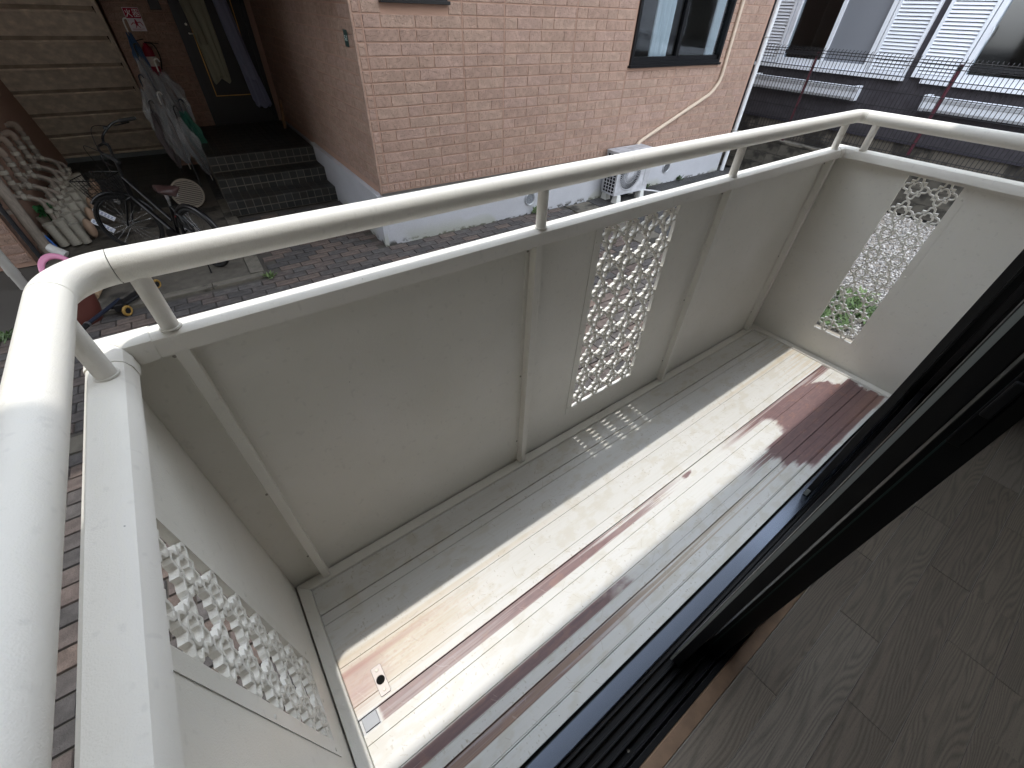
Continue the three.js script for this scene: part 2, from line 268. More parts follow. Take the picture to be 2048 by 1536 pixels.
  // mullions
  for (const [x0, x1] of [[0.081, 0.103], [0.855, 0.878], [1.722, 1.743], [2.496, 2.518]]) {
    const m = part('mullion', bx(x0, x1, 0.0035, 0.905, 0.002, 0.029, 0.002), paint, rail);
    part('flange', bx(x0 - 0.011, x1 + 0.011, 0.0032, 0.9045, 0.0003, 0.0022), paint, m);
    for (const y of [0.12, 0.45, 0.88]) { const s = new THREE.CylinderGeometry(0.0028, 0.0034, 0.0016, 10); s.rotateX(Math.PI / 2); part('screw', s, screwM, m, [x0 - 0.006, y, 0.003]); }
  }
  // cap rail: profile a = offset inwards, b = height
  const cp = (k = 0) => [[-0.020 - k, 0.888], [-0.020 - k, 0.926], [-0.0185 - k, 0.9325 + k], [-0.013, 0.9368 + k], [0.000, 0.9382 + k], [0.018, 0.9365 + k], [0.0265, 0.931 + k], [0.0315 + k, 0.920], [0.0325 + k, 0.9025 - k], [0.014, 0.9025 - k], [0.012, 0.888]];
  const C = 0.058, Lf = (a, b, z) => [a, b, z], Ff = (a, b, x) => [x, b, a], Rf = (a, b, z) => [BL - a, b, z];
  part('cap_rail', loft([cp().map(([a, b]) => Lf(a, b, BD)), cp().map(([a, b]) => Lf(a, b, C))], 0.5), railPaint, rail);
  part('cap_rail', loft([cp().map(([a, b]) => Ff(a, b, C)), cp().map(([a, b]) => Ff(a, b, BL - C))], 0.5), railPaint, rail);
  part('cap_rail', loft([cp().map(([a, b]) => Rf(a, b, C)), cp().map(([a, b]) => Rf(a, b, BD))], 0.5), railPaint, rail);
  const k = 0.0016;
  part('corner_cap', loft([cp(k).map(([a, b]) => Lf(a, b, C + 0.006)), cp(k).map(([a, b]) => [a, b, a + 0.0004])], 0.5), railPaint, rail);
  part('corner_cap', loft([cp(k).map(([a, b]) => [a + 0.0004, b, a]), cp(k).map(([a, b]) => Ff(a, b, C + 0.006))], 0.5), railPaint, rail);
  part('corner_cap', loft([cp(k).map(([a, b]) => Ff(a, b, BL - C - 0.006)), cp(k).map(([a, b]) => [BL - a - 0.0004, b, a])], 0.5), railPaint, rail);
  part('corner_cap', loft([cp(k).map(([a, b]) => [BL - a, b, a + 0.0004]), cp(k).map(([a, b]) => Rf(a, b, C + 0.006))], 0.5), railPaint, rail);
  // handrail: round tube with a small lipped underside
  const HC = 1.0505, HZ = 0.009, hr = 0.0238, ring = [];
  for (let i = 0; i <= 64; i++) { const a = (-60 + 300 * i / 64) * Math.PI / 180; ring.push([hr * Math.cos(a), hr * Math.sin(a)]); }
  ring.push([-0.0105, -0.0225], [-0.0105, -0.0195], [0.0105, -0.0195], [0.0105, -0.0225]);
  const er = 0.066, gp = 0.0012;
  const stn = (cx, cz, dx, dz) => ring.map(([a, b]) => [cx + a * dx, HC + b, cz + a * dz]);
  part('handrail', loft([stn(HZ, BD, 1, 0), stn(HZ, HZ + er + gp, 1, 0)], 0.5), railPaint, rail);
  part('handrail', loft([stn(HZ + er + gp, HZ, 0, 1), stn(BL - HZ - er + 0.032 - gp, HZ, 0, 1)], 0.5), railPaint, rail);
  part('handrail', loft([stn(BL - HZ, HZ + er - 0.032 + gp, -1, 0), stn(BL - HZ, BD, -1, 0)], 0.5), railPaint, rail);
  const arc = (cx, cz, R, f) => { const S = []; for (let i = 0; i <= 24; i++) { const a = i / 24 * Math.PI / 2; S.push(f(cx, cz, R, a)); } return S; };
  part('handrail_elbow', loft(arc(HZ + er, HZ + er, er, (cx, cz, R, a) => stn(cx - R * Math.cos(a), cz - R * Math.sin(a), Math.cos(a), Math.sin(a))), 0.5), railPaint, rail);
  const e2 = er - 0.032;
  part('handrail_elbow', loft(arc(BL - HZ - e2, HZ + e2, e2, (cx, cz, R, a) => stn(cx + R * Math.sin(a), cz - R * Math.cos(a), -Math.sin(a), Math.cos(a))), 0.5), railPaint, rail);
  for (const [a, b] of [[[HZ, HC, HZ + er - 0.02], [HZ, HC, HZ + er + 0.02]], [[HZ + er - 0.02, HC, HZ], [HZ + er + 0.02, HC, HZ]], [[BL - HZ - e2 - 0.02, HC, HZ], [BL - HZ - e2 + 0.02, HC, HZ]], [[BL - HZ, HC, HZ + e2 - 0.02], [BL - HZ, HC, HZ + e2 + 0.02]]]) part('sleeve', cyl(a, b, hr - 0.0025, hr - 0.0025, 24), mat({ color: 0x2a2a28, roughness: 0.7 }), rail);
  // short balusters with collars
  for (const [x, z] of [[0.0945, HZ], [0.881, HZ], [1.729, HZ], [2.4966, HZ], [BL - HZ, 0.0873], [HZ, 0.0971], [BL - HZ, 0.66], [HZ, 0.68]]) {
    const b = part('baluster', cyl([x, 0.936, z], [x, HC - 0.018, z], 0.0132, 0.0132, 24), railPaint, rail);
    const c = new THREE.TorusGeometry(0.0138, 0.0022, 8, 28); c.rotateX(Math.PI / 2); part('collar', c, railPaint, b, [x, 0.9385, z]);
  }
}
// ------------------------------------------------------------------ our house: wall, eave, room, sliding door
const stuccoM = mat({ color: 0xefe9de, roughness: 0.9, bumpMap: rep(grit, 0.3), bumpScale: 0.002 });
const inWall = mat({ color: 0xb8b4ac, roughness: 0.9 });
const planksC = dataTex(1024, 512, (u, v) => {                            // three grain tiles side by side along v
  const x = u * 5, y = v * 3, row = Math.floor(y), f = y - row;
  const w = fbm(x * 0.55 + row * 13, f * 2.2 + row * 7, 3) * 2.4 + 0.25 * fbm(x * 2, f * 7, 2);
  const g = 0.5 + 0.5 * Math.sin((f * 9 + w * 5.2) * 6.283), fi = fbm(x * 3, f * 150 + row * 50, 2), po = hash2(Math.floor(u * 340), Math.floor(v * 512)) > 0.93 ? 0.9 : 1;
  const k = (0.80 + 0.16 * Math.pow(g, 0.6) + 0.16 * (fi - 0.5)) * po; return [146 * k, 136 * k, 124 * k];
});
{
  const w = struct('house_wall', 'pale rendered wall of our own house above and beside the balcony door');
  const Z0 = 0.752, Z1 = 0.9;
  part('wall', bx(-3.2, -0.03, YG - 0.05, 6.2, Z0, Z1), stuccoM, w); part('wall', bx(2.63, 5.6, YG - 0.05, 6.2, Z0, Z1), stuccoM, w);
  part('wall', bx(-0.03, 2.63, YG - 0.05, -0.1, Z0, Z1), stuccoM, w); part('wall', bx(-0.03, 2.63, 2.1, 6.2, Z0, Z1), stuccoM, w);
  const ev = struct('eave', 'eave of our own house that shades the back of the deck');
  part('soffit', bx(-1.4, 4.0, 3.2, 3.34, -0.12, 0.75), mat({ color: 0xf2efe8, roughness: 0.85 }), ev);
  const rm = struct('room_shell');
  part('wall', bx(-1.6, -1.5, 0.02, 2.4, 0.91, 5), inWall, rm); part('wall', bx(4.2, 4.3, 0.02, 2.4, 0.91, 5), inWall, rm);
  part('wall', bx(-1.6, 4.3, 0.02, 2.4, 5, 5.1), inWall, rm); part('wall', bx(-1.6, -0.03, 0.02, 2.4, 0.905, 0.935), inWall, rm); part('wall', bx(2.63, 4.3, 0.02, 2.4, 0.905, 0.935), inWall, rm); part('wall', bx(-0.03, 2.63, 2.1, 2.4, 0.905, 0.935), inWall, rm);
  part('ceiling', bx(-1.6, 4.3, 2.41, 2.5, 0.905, 5.1), inWall, rm);
  const fl = struct('room_floor', 'grey brown wood plank floor inside the dim room');
  part('subfloor', bx(-1.6, 4.3, -0.05, 0.0585, 0.936, 5.1), mat({ color: 0xb9b3ab, roughness: 0.8 }), fl);
  const offs = [0.925, 1.283, 1.07, 1.453, 0.85, 1.15], R = rng(5), zs = [0.9365, 1.021, 1.129, 1.237, 1.345]; for (let i = 5; i < 24; i++) zs.push(zs[i - 1] + 0.108);
  const tones = [0xffffff, 0xf4f2ef, 0xf8f5f1, 0xeeebe8].map(c => mat({ color: c, map: planksC, roughness: 0.42 }));
  for (let i = 0; i < zs.length - 1; i++) for (let k = -4; k < 5; k++) {
    const x0 = offs[i % 6] + 0.6 * k, x1 = x0 + 0.6; if (x1 < 0 || x0 > 4.2 || zs[i] > 2.9) continue;
    const g = bx(Math.max(-1.5, x0 + 0.0009), Math.min(4.2, x1 - 0.0009), 0.055, 0.0608, zs[i] + 0.0009, zs[i + 1] - 0.0009);
    const p = g.attributes.position, uv = g.attributes.uv, ro = Math.floor(R() * 3), ou = R();
    for (let q = 0; q < p.count; q++) uv.setXY(q, ou + (p.getX(q) - x0) * 0.7, (ro + 0.06 + 0.88 * clamp((p.getZ(q) - zs[i]) / 0.109)) / 3);
    part('plank', g, tones[Math.floor(R() * 4)], fl);
  }
  part('far_boards', bx(-1.5, 4.2, 0.050, 0.0605, 2.9, 5), tones[1], fl).userData.kind = 'stuff';
  // threshold and black aluminium door frame
  const fr = thing('door_frame', 'black aluminium sliding door frame with ribbed sill tracks', 'door frame');
  part('threshold', bx(-0.03, 2.63, 0.0, 0.0625, 0.903, 0.935, 0.002), mat({ color: 0x9c7f66, roughness: 0.6, map: rep(gritC, 0.4) }), fr);
  const sp = [[0.7455, -0.06], [0.7455, 0.0155], [0.748, 0.019], [0.786, 0.0225], [0.789, 0.021], [0.789, -0.06]];
  part('sill_nose', loft([sp.map(([z, y]) => [-0.03, y, z]), sp.map(([z, y]) => [2.63, y, z])], 0.3), sillAlu, fr);
  part('sill_base', bx(-0.03, 2.63, -0.05, 0.010, 0.7895, 0.9025), blackAlu, fr);
  for (const [z, y] of [[0.797, 0.026], [0.818, 0.030], [0.838, 0.026], [0.858, 0.034], [0.880, 0.04]]) part('track', bx(-0.03, 2.63, 0.010, y, z, z + 0.0035, 0.0008), blackAlu, fr);
  part('inner_ledge', bx(-0.03, 2.63, 0.010, 0.052, 0.889, 0.9025, 0.001), blackAlu, fr);
  for (const x of [0.30, 0.55, 0.95, 1.5]) part('screw', new THREE.CylinderGeometry(0.0035, 0.0035, 0.002, 12), screwM, fr, [x, 0.011, 0.87]);
  part('jamb', bx(-0.03, 0.0, 0.02, 2.1, 0.746, 0.9), blackAlu, fr); part('jamb', bx(2.601, 2.63, 0.012, 2.1, 0.718, 0.9, 0.001), blackAlu, fr); part('head', bx(-0.03, 2.63, 2.06, 2.1, 0.746, 0.9), blackAlu, fr);
  part('jamb_gasket', bx(2.588, 2.6008, 0.024, 2.06, 0.7455, 0.752), greySeal, fr);
  // sashes parked on the right half
  const sash = (name, label, x0, x1, z0, z1, y0, glassM) => {
    const s = thing(name, label, 'sliding door', [x0, y0, (z0 + z1) / 2]); const d = (z1 - z0) / 2, W = x1 - x0, H = 2.05 - y0;
    part('stile', bx(0, 0.045, 0, H, -d, d, 0.002), blackAlu, s); part('stile', bx(W - 0.045, W, 0, H, -d, d, 0.002), blackAlu, s);
    part('bottom_rail', bx(0.0452, W - 0.0452, 0, 0.075, -d, d, 0.002), blackAlu, s); part('top_rail', bx(0.0452, W - 0.0452, H - 0.05, H, -d, d, 0.002), blackAlu, s);
    part('pane', bx(0.046, W - 0.046, 0.076, H - 0.051, -0.003, 0.003), glassM, s); return s;
  };
  const s1 = sash('sliding_door_panel', 'outer black framed glass door panel slid to the right', 0.785, 2.585, 0.804, 0.832, 0.031, glass);
  part('weather_strip', bx(-0.0012, -0.0002, 0.0, 2.0, -0.0125, -0.0065), greySeal, s1);
  const s2 = sash('sliding_door_panel', 'inner black framed glass door panel nearest the wood floor', 0.885, 2.585, 0.842, 0.883, 0.041, glass);
  part('gasket', bx(-0.0012, -0.0002, 0.0, 2.0, -0.012, -0.0095), greenSeal, s2);
  const lk = part('latch', bx(-0.006, 0.0, 0.90, 1.06, -0.012, 0.004, 0.003), blackAlu, s2);
  part('latch_lever', bx(-0.012, -0.006, 0.955, 1.01, -0.010, 0.001, 0.002), mat({ color: 0x2c2c2e, roughness: 0.35, metalness: 0.5 }), lk);
  const sc = thing('insect_screen', 'black framed insect screen parked at the far end of the sill', 'screen', [1.64, 0.024, 0.768]);
  part('stile', bx(0, 0.028, 0, 2.02, -0.010, 0.010, 0.001), blackAlu, sc); part('stile', bx(0.918, 0.946, 0, 2.02, -0.010, 0.010, 0.001), blackAlu, sc); part('bottom_rail', bx(0.0282, 0.9178, 0, 0.05, -0.010, 0.010, 0.001), blackAlu, sc); part('top_rail', bx(0.0282, 0.9178, 1.98, 2.02, -0.010, 0.010, 0.001), blackAlu, sc);
  { const ws = []; for (let i = 1; i < 90; i++) ws.push(bx(0.028 + i * 0.00989, 0.0285 + i * 0.00989, 0.05, 1.98, -0.0003, 0.0003)); for (let j = 1; j < 190; j++) ws.push(bx(0.028, 0.918, 0.05 + j * 0.01016, 0.0505 + j * 0.01016, -0.0008, -0.0004)); part('mesh', ws, mat({ color: 0x1b1b1b, roughness: 0.8 }), sc).userData.kind = 'stuff'; }
  part('pull_tab', bx(-0.004, 0.0, 0.0, 0.03, -0.008, 0.004, 0.001), greySeal, sc);
}
// ------------------------------------------------------------------ ground
const R0 = rng(77);
const asphaltC = dataTex(1024, 1024, (u, v) => { const n = fbm(u * 10, v * 10, 4, 10, 10), h = hash2(Math.floor(u * 700), Math.floor(v * 700)); const k = 66 + 34 * (n - 0.5) + 46 * (h - 0.5) + (h > 0.96 ? 40 : 0); return [k * 1.01, k, k * 0.99]; });
const asphaltM = mat({ map: rep(asphaltC, 2.2), bumpMap: rep(grit, 0.6), bumpScale: 0.006, roughness: 0.95 });
const concC = dataTex(1024, 1024, (u, v) => { const n = fbm(u * 6, v * 6, 5, 6, 6), m = fbm(u * 22 + 5, v * 22, 3, 22, 22), h = hash2(Math.floor(u * 900), Math.floor(v * 900)); const k = 1 - 0.45 * sst(0.45, 0.68, n) + 0.22 * (m - 0.5) + 0.10 * (h - 0.5); return [150 * k, 146 * k, 138 * k]; });
const concM = mat({ color: 0x9c9893, map: rep(concC, 1.3), bumpMap: rep(grit, 0.5), bumpScale: 0.003, roughness: 0.93 });
const kerbM = mat({ map: rep(concC, 1.1), color: 0xb9b6b0, bumpMap: rep(grit, 0.35), bumpScale: 0.003, roughness: 0.93 });
{
  const g = struct('ground', 'dark asphalt ground between the houses'); const p = part('asphalt', new THREE.PlaneGeometry(160, 160).rotateX(-Math.PI / 2), asphaltM, g, [2, YG - 0.035, -4]); const uv = p.geometry.attributes.uv; for (let i = 0; i < uv.count; i++) uv.setXY(i, uv.getX(i) * 160, uv.getY(i) * 160);
  // yard asphalt strip by the air conditioner
  const ya = yardStruct('driveway'); part('asphalt', bx(3.36, 7.4, -0.03, -0.004, -0.02, 1.80), asphaltM, ya);
}
const paverC = [[106, 95, 90], [92, 87, 85], [112, 99, 92], [82, 79, 78], [100, 91, 87], [96, 92, 90]].map(([r, g, b], k) => mat({ map: rep(dataTex(128, 128, (u, v) => { const n = fbm(u * 8 + k * 9, v * 8, 3, 8, 8), h = hash2(Math.floor(u * 128) + k * 400, Math.floor(v * 128)); const f = 0.78 + 0.3 * n + 0.2 * (h - 0.5); return [r * f, g * f, b * f]; }), 0.24), bumpMap: rep(grit, 0.3), bumpScale: 0.003, roughness: 0.93 }));
{
  const pv = yardStruct('pavement', 'brown and grey brick pavers laid in running bond');
  part('sand_bed', bx(-5.2, 2.85, -0.06, -0.011, -1.95, 4.6), mat({ color: 0x4b4742, roughness: 1 }), pv);
  const list = [], L = 0.232, Wd = 0.116;
  for (let j = 0; j < 60; j++) for (let i = 0; i < 40; i++) {
    const t = 4.55 - (j + 0.5) * Wd, s = -5.15 + (i + 0.5 + (j % 2) * 0.5) * L;
    if (s > 2.75 || s < -5.1 || (t > 1.80 && t < 1.99)) continue;
    if (t < 0.09 && s < -1.42) { if (s > -3.55) continue; if (t < -0.2) continue; }
    if (t < 0.02 && s > -0.06) continue; if (t < -1.86) continue; if (t < 0.1 && s < -1.40) continue;
    list.push([s, t]);
  }
  const vis = ([s, t]) => (s > -2.6 && s < 2.8 && t < 0.9 && t > -0.9) ? 0 : (s > -3.4 && s < -2.7) ? 1 : (s > 0.1 && s < 3 && t > 1.0) ? 1.5 : 3;
  const dist = (a) => vis(a) * 10 + Math.hypot(a[0] + 1.8, a[1] - 4.9);
  list.sort((a, b) => dist(a) - dist(b));
  const gs = [0, 1, 2].map(k => muv(slab(L - 0.007, Wd - 0.007, 0.014, 0.004).rotateX(-Math.PI / 2)));
  const rest = paverC.map(() => []);
  list.forEach(([s, t], i) => {
    const k = Math.floor(R0() * 6), y = -0.0125 + 0.003 * R0(), rz = (R0() - 0.5) * 0.012;
    if (i < 300) { const m = part('paver', gs[i % 3], paverC[k], pv, [s, y, t]); m.rotation.y = rz; }
    else rest[k].push(gs[0].clone().rotateY(rz).translate(s, y, t));
  });
  rest.forEach((r, k) => { if (r.length) part('distant_pavers', r, paverC[k], pv).userData.kind = 'stuff'; });
  // concrete kerb stones across and along the paving
  const kb = yardStruct('kerb', 'pale concrete edging strips beside the pavers');
  for (let i = 0; i < 16; i++) part('kerb_stone', bx(-5.1 + i * 0.6 + 0.004, -4.5 + i * 0.6 - 0.004, -0.05, 0.002 + 0.002 * R0(), 1.81, 1.98, 0.006), kerbM, kb);
  for (let i = 0; i < 3; i++) part('kerb_stone', bx(2.88, 3.34, -0.05, 0.001, 0.03 + i * 0.6, 0.61 + i * 0.6, 0.006), kerbM, kb);
  for (let i = 0; i < 4; i++) part('kerb_stone', bx(-3.5 + i * 0.5 + 0.003, -3.0 + i * 0.5 - 0.003, -0.05, 0.022, -0.03, 0.075, 0.006), kerbM, kb);
  for (let i = 0; i < 5; i++) part('kerb_stone', bx(-1.62, -1.48, -0.05, 0.024, -2.75 + i * 0.54 + 0.004, -2.21 + i * 0.54 - 0.004, 0.006), kerbM, kb);
  const pad = yardStruct('bicycle_pad', 'stained concrete parking pad under the bicycle'); part('slab', bx(-3.52, -1.625, -0.05, 0.014, -2.75, -0.034), concM, pad);
  // tiled floor under the stair
  const tf = yardStruct('tiled_floor', 'dark grey tiled floor under the stair'); part('grout', bx(-3.6, -1.625, -0.05, 0.012, -6.6, -2.755), mat({ color: 0x55524d, roughness: 0.95 }), tf);
  const tm = [0x2b2c2c, 0x303232, 0x282a29].map(c => mat({ color: c, roughness: 0.55, bumpMap: rep(grit, 0.3), bumpScale: 0.001 }));
  const tg = muv(slab(0.192, 0.292, 0.006, 0.002).rotateX(-Math.PI / 2));
  for (let i = 0; i < 9; i++) for (let j = 0; j < 12; j++) part('floor_tile', tg, tm[Math.floor(R0() * 3)], tf, [-3.46 + i * 0.2, 0.012, -2.92 - j * 0.3]);
  // gravel beyond the right end of the balcony
  const gb = struct('gravel_bed', 'grey gravel beyond the balcony end'); part('soil', bx(4.85, 9.3, YG - 0.06, YG - 0.012, -2.15, 0.745), mat({ color: 0x7d7872, roughness: 1, map: rep(gritC, 0.5) }), gb);
  const st = new THREE.InstancedMesh(new THREE.IcosahedronGeometry(0.011, 0), mat({ color: 0xffffff, roughness: 0.9 }), 16000); st.name = 'gravel'; st.userData.kind = 'stuff'; shade(st);
  const M = new THREE.Matrix4(), Q = new THREE.Quaternion(), c = new THREE.Color();
  for (let i = 0; i < 16000; i++) { const x = lerp(4.9, 9.25, Math.pow(R0(), 1.15)), z = lerp(-2.1, 0.72, Math.pow(R0(), 0.8)), k = 0.6 + R0() * 1.1; Q.setFromEuler(new THREE.Euler(R0() * 6, R0() * 6, R0() * 6)); M.compose(V(x, YG - 0.008 + R0() * 0.006, z), Q, V(k, k * (0.5 + 0.4 * R0()), k * (0.7 + 0.5 * R0()))); st.setMatrixAt(i, M); const g = 0.12 + 0.34 * Math.pow(R0(), 1.4); c.setRGB(g, g * 0.97, g * 0.94); st.setColorAt(i, c); }
  gb.add(st);
  const fp = struct('footpath', 'pale concrete path along our house'); part('slab', bx(2.7, 4.84, YG - 0.06, YG + 0.004, -0.55, 0.745), mat({ map: rep(concC, 1.7), color: 0xf2eee6, roughness: 0.9 }), fp);
}
// ------------------------------------------------------------------ the brick apartment block opposite
const brickBase = (r, g, b, k) => rep(dataTex(256, 256, (u, v) => { const n = fbm(u * 10 + k * 3, v * 10, 4, 10, 10), p = fbm(u * 46, v * 46, 2, 46, 46), d = sst(0.66, 0.82, p); const f = 0.90 + 0.2 * (n - 0.35) - 0.16 * d; return [r * f, g * f, b * f]; }), 0.45);
const brickBump = rep(dataTex(512, 512, (u, v) => { const p = fbm(u * 60, v * 60, 3, 60, 60), q = fbm(u * 30 + 3, v * 30, 2, 30, 30); return 255 * clamp(0.55 + 0.6 * (p - 0.5) - 0.5 * sst(0.62, 0.78, q)); }, false), 0.45);
const brickMs = [[178, 150, 134], [181, 154, 138], [174, 146, 131], [180, 152, 138]].map(([r, g, b], k) => mat({ map: brickBase(r, g, b, k), bumpMap: brickBump, bumpScale: 0.006, roughness: 0.88 }));
const mortarM = mat({ color: 0xae8f7f, roughness: 0.92, bumpMap: rep(grit, 0.4), bumpScale: 0.001 });
const foundC = dataTex(1024, 256, (u, v) => {                             // render with black mould along its foot
  const s = u * 7, h = v * 0.62, n = fbm(s * 3, h * 5, 4), f = 0.94 + 0.08 * n + 0.05 * (hash2(Math.floor(u * 1024), Math.floor(v * 256)) - 0.5);
  const m = sst(0.10 * fbm(s * 1.3 + 4, 1, 2), 0, h - 0.03 * fbm(s * 30, h * 40, 2)) * sst(0.42, 0.62, fbm(s * 14, h * 22 + 8, 3)), gr = sst(0.25, 0, h) * sst(0.6, 0.72, fbm(s * 2.2 + 11, h * 2, 2));
  let c = [190 * f, 192 * f, 198 * f]; c = c.map((x, i) => lerp(x, [60, 58, 54][i], m * 0.85)); return c.map((x, i) => lerp(x, [150, 152, 120][i], gr * 0.35));
});
const foundM = mat({ map: foundC, bumpMap: rep(grit, 0.25), bumpScale: 0.003, roughness: 0.9 });
const winBlack = mat({ color: 0x101114, roughness: 0.35, metalness: 0.3 });
const apt = yard('apartment_building', 'pinkish tan brick apartment block with raised grey foundation opposite the balcony', 'building');
{
  const H1 = 4.85, BW = [3.78, 5.81, 1.735, 2.95], SW = [0.30, 0.99, 2.312, 2.95];
  const wall = (x0, x1, y0, y1) => part('wall', bx(x0, x1, y0, y1, -0.18, 0), mortarM, apt);
  wall(0, 6.86, 0.61, 1.735); wall(0, BW[0], 1.735, 2.312); wall(BW[1], 6.86, 1.735, 2.95); wall(0, SW[0], 2.312, 2.95); wall(SW[1], BW[0], 2.312, 2.95); wall(0, 6.86, 2.95, H1);
  part('wall', bx(6.70, 6.86, 0.0, H1, -8, -0.181), mortarM, apt); part('wall', bx(0, 0.18, 0.58, 2.72, -4.95, -0.181), mortarM, apt); part('wall', bx(-4.2, 6.86, 0, H1, -8.2, -8), mortarM, apt);
  part('wall', bx(-1.98, 0.18, 0.0, 2.72, -5.13, -4.951), mortarM, apt); part('wall', bx(-3.75, -3.55, 0, 2.72, -7.99, -1.5), mortarM, apt); part('wall', bx(-6.5, -3.55, 0.0, 2.72, -1.68, -1.501), mortarM, apt);
  part('upper_storey', bx(-2.0, -0.001, 2.72, H1, -7.99, 0), mortarM, apt); part('upper_storey', bx(-6.5, -2.001, 2.72, H1, -7.99, -6.6), mortarM, apt); part('upper_storey', bx(-6.5, -3.85, 2.73, H1, -6.59, -1.5), mortarM, apt); part('wall', bx(-3.56, -1.97, 0, 2.72, -6.75, -6.6), mortarM, apt); part('upper_storey', bx(0, 6.69, 2.96, 3.05, -7.99, -0.19), mortarM, apt);
  part('roof', bx(-7.1, 7.6, H1, H1 + 0.12, -8.6, 1.14), mat({ color: 0x6a6560, roughness: 0.8 }), apt);
  const fnd = (x0, x1, z0, z1) => { const g = bx(x0, x1, -0.02, 0.605, z0, z1), p = g.attributes.position, uv = g.attributes.uv; for (let i = 0; i < p.count; i++) uv.setXY(i, (p.getX(i) - p.getZ(i)) / 7, clamp(p.getY(i) / 0.62, 0.002, 0.998)); return part('foundation', g, foundM, apt); };
  fnd(0.012, 6.84, -0.2, -0.012); fnd(-0.06, 0.011, -2.9, -0.012); fnd(0.012, 0.2, -4.95, -0.201);
  part('flashing', bx(0.0, 6.87, 0.606, 0.628, -0.02, 0.012), mat({ color: 0x6f6a66, roughness: 0.5, metalness: 0.4 }), apt);
  // bricks: three-course pattern of long and half bricks between the vertical siding joints
  const U = 0.1765, P = [['L', 'L', 'L'], ['H', 'L', 'H', 'L'], ['L', 'H', 'L', 'H']], list = [];
  const J = [0.004, 0.09, 1.163, 1.693, 2.735, 3.75, 4.80, 5.83, 6.80], inWin = (x0, x1, y0, y1) => [BW, SW].some(w => x1 > w[0] - 0.01 && x0 < w[1] + 0.01 && y1 > w[2] - 0.01 && y0 < w[3]);
  for (let c = 0; c < 42; c++) {
    const y1 = 2.956 + 17 * 0.1063 - c * 0.1063, y0 = y1 - 0.1063; if (y0 < 0.72) break;
    for (let b = 0; b < J.length - 1; b++) {
      const a = J[b], e = J[b + 1], w = e - a;
      let seq = w < 0.2 ? ['H'] : w < 0.7 ? ((c + 1) % 3 === 2 ? ['L', 'H'] : ['H', 'L']) : P[(c + 1 + (b > 3 ? b : 0)) % 3]; const tot = seq.reduce((q, k) => q + (k === 'L' ? 2 : 1), 0); let x = a;
      for (const k of seq) { const l = (k === 'L' ? 2 : 1) / tot * w; let p0 = x, p1 = x + l; x += l; if (inWin(p0, p1, y0, y1)) { const wn = [BW, SW].find(w2 => p1 > w2[0] && p0 < w2[1]); if (!wn) continue; if (p0 < wn[0] - 0.05) p1 = wn[0] - 0.012; else if (p1 > wn[1] + 0.05) p0 = wn[1] + 0.012; else continue; } if (p0 === a) p0 += 0.006; if (Math.abs(p1 - e) < 1e-6) p1 -= 0.006; list.push([(p0 + p1) / 2, (y0 + y1) / 2, p1 - p0, 0.1063]); }
    }
  }
  for (let b = 0; b < J.length - 1; b++) { const n = Math.max(1, Math.round((J[b + 1] - J[b]) / 0.066)), l = (J[b + 1] - J[b]) / n; for (let i = 0; i < n; i++) list.push([J[b] + (i + 0.5) * l, 0.677, l, 0.087, 0]); }
  list.sort((a, b) => Math.hypot(a[0] + 1.8, a[1] - 2.3, 4.9) / Math.sqrt(a[2]) - Math.hypot(b[0] + 1.8, b[1] - 2.3, 4.9) / Math.sqrt(b[2]));
  const cache = {}, gOf = (w, h, k) => cache[w.toFixed(2) + h.toFixed(3) + k] ??= (() => { const g = slab(w - 0.0075, h - 0.0115, 0.007, 0.0032), uv = g.attributes.uv, ox = k * 0.137, oy = k * 0.071; for (let i = 0; i < uv.count; i++) uv.setXY(i, uv.getX(i) + ox, uv.getY(i) + oy); return g; })();
  let cnt = 0; const rest = brickMs.map(() => []);
  list.forEach(([x, y, w, h], i) => { const k = Math.floor(R0() * 4), v = Math.floor(R0() * 4); if (y > 2.62) { rest[k].push(gOf(w, h, v).clone().translate(x, y, 0)); return; } if (cnt < 300) { part('brick', gOf(w, h, v), brickMs[k], apt, [x, y, 0]); cnt++; } else rest[k].push(gOf(w, h, v).clone().translate(x, y, 0)); });
  // side wall of the entrance recess, its door wall and the left pillar
  const course = (len, fn, y0, y1, off) => { for (let c = 0; ; c++) { const yb = y1 - (c + 1) * 0.1063; if (yb < y0) break; let x = 0; const seq = P[(c + off) % 3]; let q = 0; while (x < len - 0.03) { const l = Math.min(len - x, seq[q++ % seq.length] === 'L' ? 2 * U : U); fn(x + l / 2, yb + 0.053, l); x += l; } } };
  course(4.9, (x, y, l) => { const k = Math.floor(R0() * 4); rest[k].push(slab(l - 0.012, 0.094, 0.008, 0.003).rotateY(-Math.PI / 2).translate(0, y, -0.02 - x)); }, 0.62, 2.70, 1);
  course(0.82, (x, y, l) => { const k = Math.floor(R0() * 4); rest[k].push(slab(l - 0.012, 0.094, 0.008, 0.003).translate(-1.97 + x, y, -4.951)); }, 0.02, 2.70, 0);
  course(2.8, (x, y, l) => { const k = Math.floor(R0() * 4); rest[k].push(slab(l - 0.012, 0.094, 0.009, 0.003).translate(-3.56 - x, y, -1.501)); }, 0.02, 2.70, 2);
  rest.forEach((r, k) => { if (r.length) part('further_bricks', r, brickMs[k], apt).userData.kind = 'stuff'; });
  for (const j of J.slice(1, -1)) part('siding_joint', bx(j - 0.006, j + 0.006, 0.635, j > 3.7 && j < 5.81 ? 1.70 : 2.94, 0.0005, 0.0055, 0.001), mortarM, apt);
  part('corner_trim', bx(-0.010, 0.0035, 0.61, 2.72, -0.05, 0.0035), brickMs[1], apt);
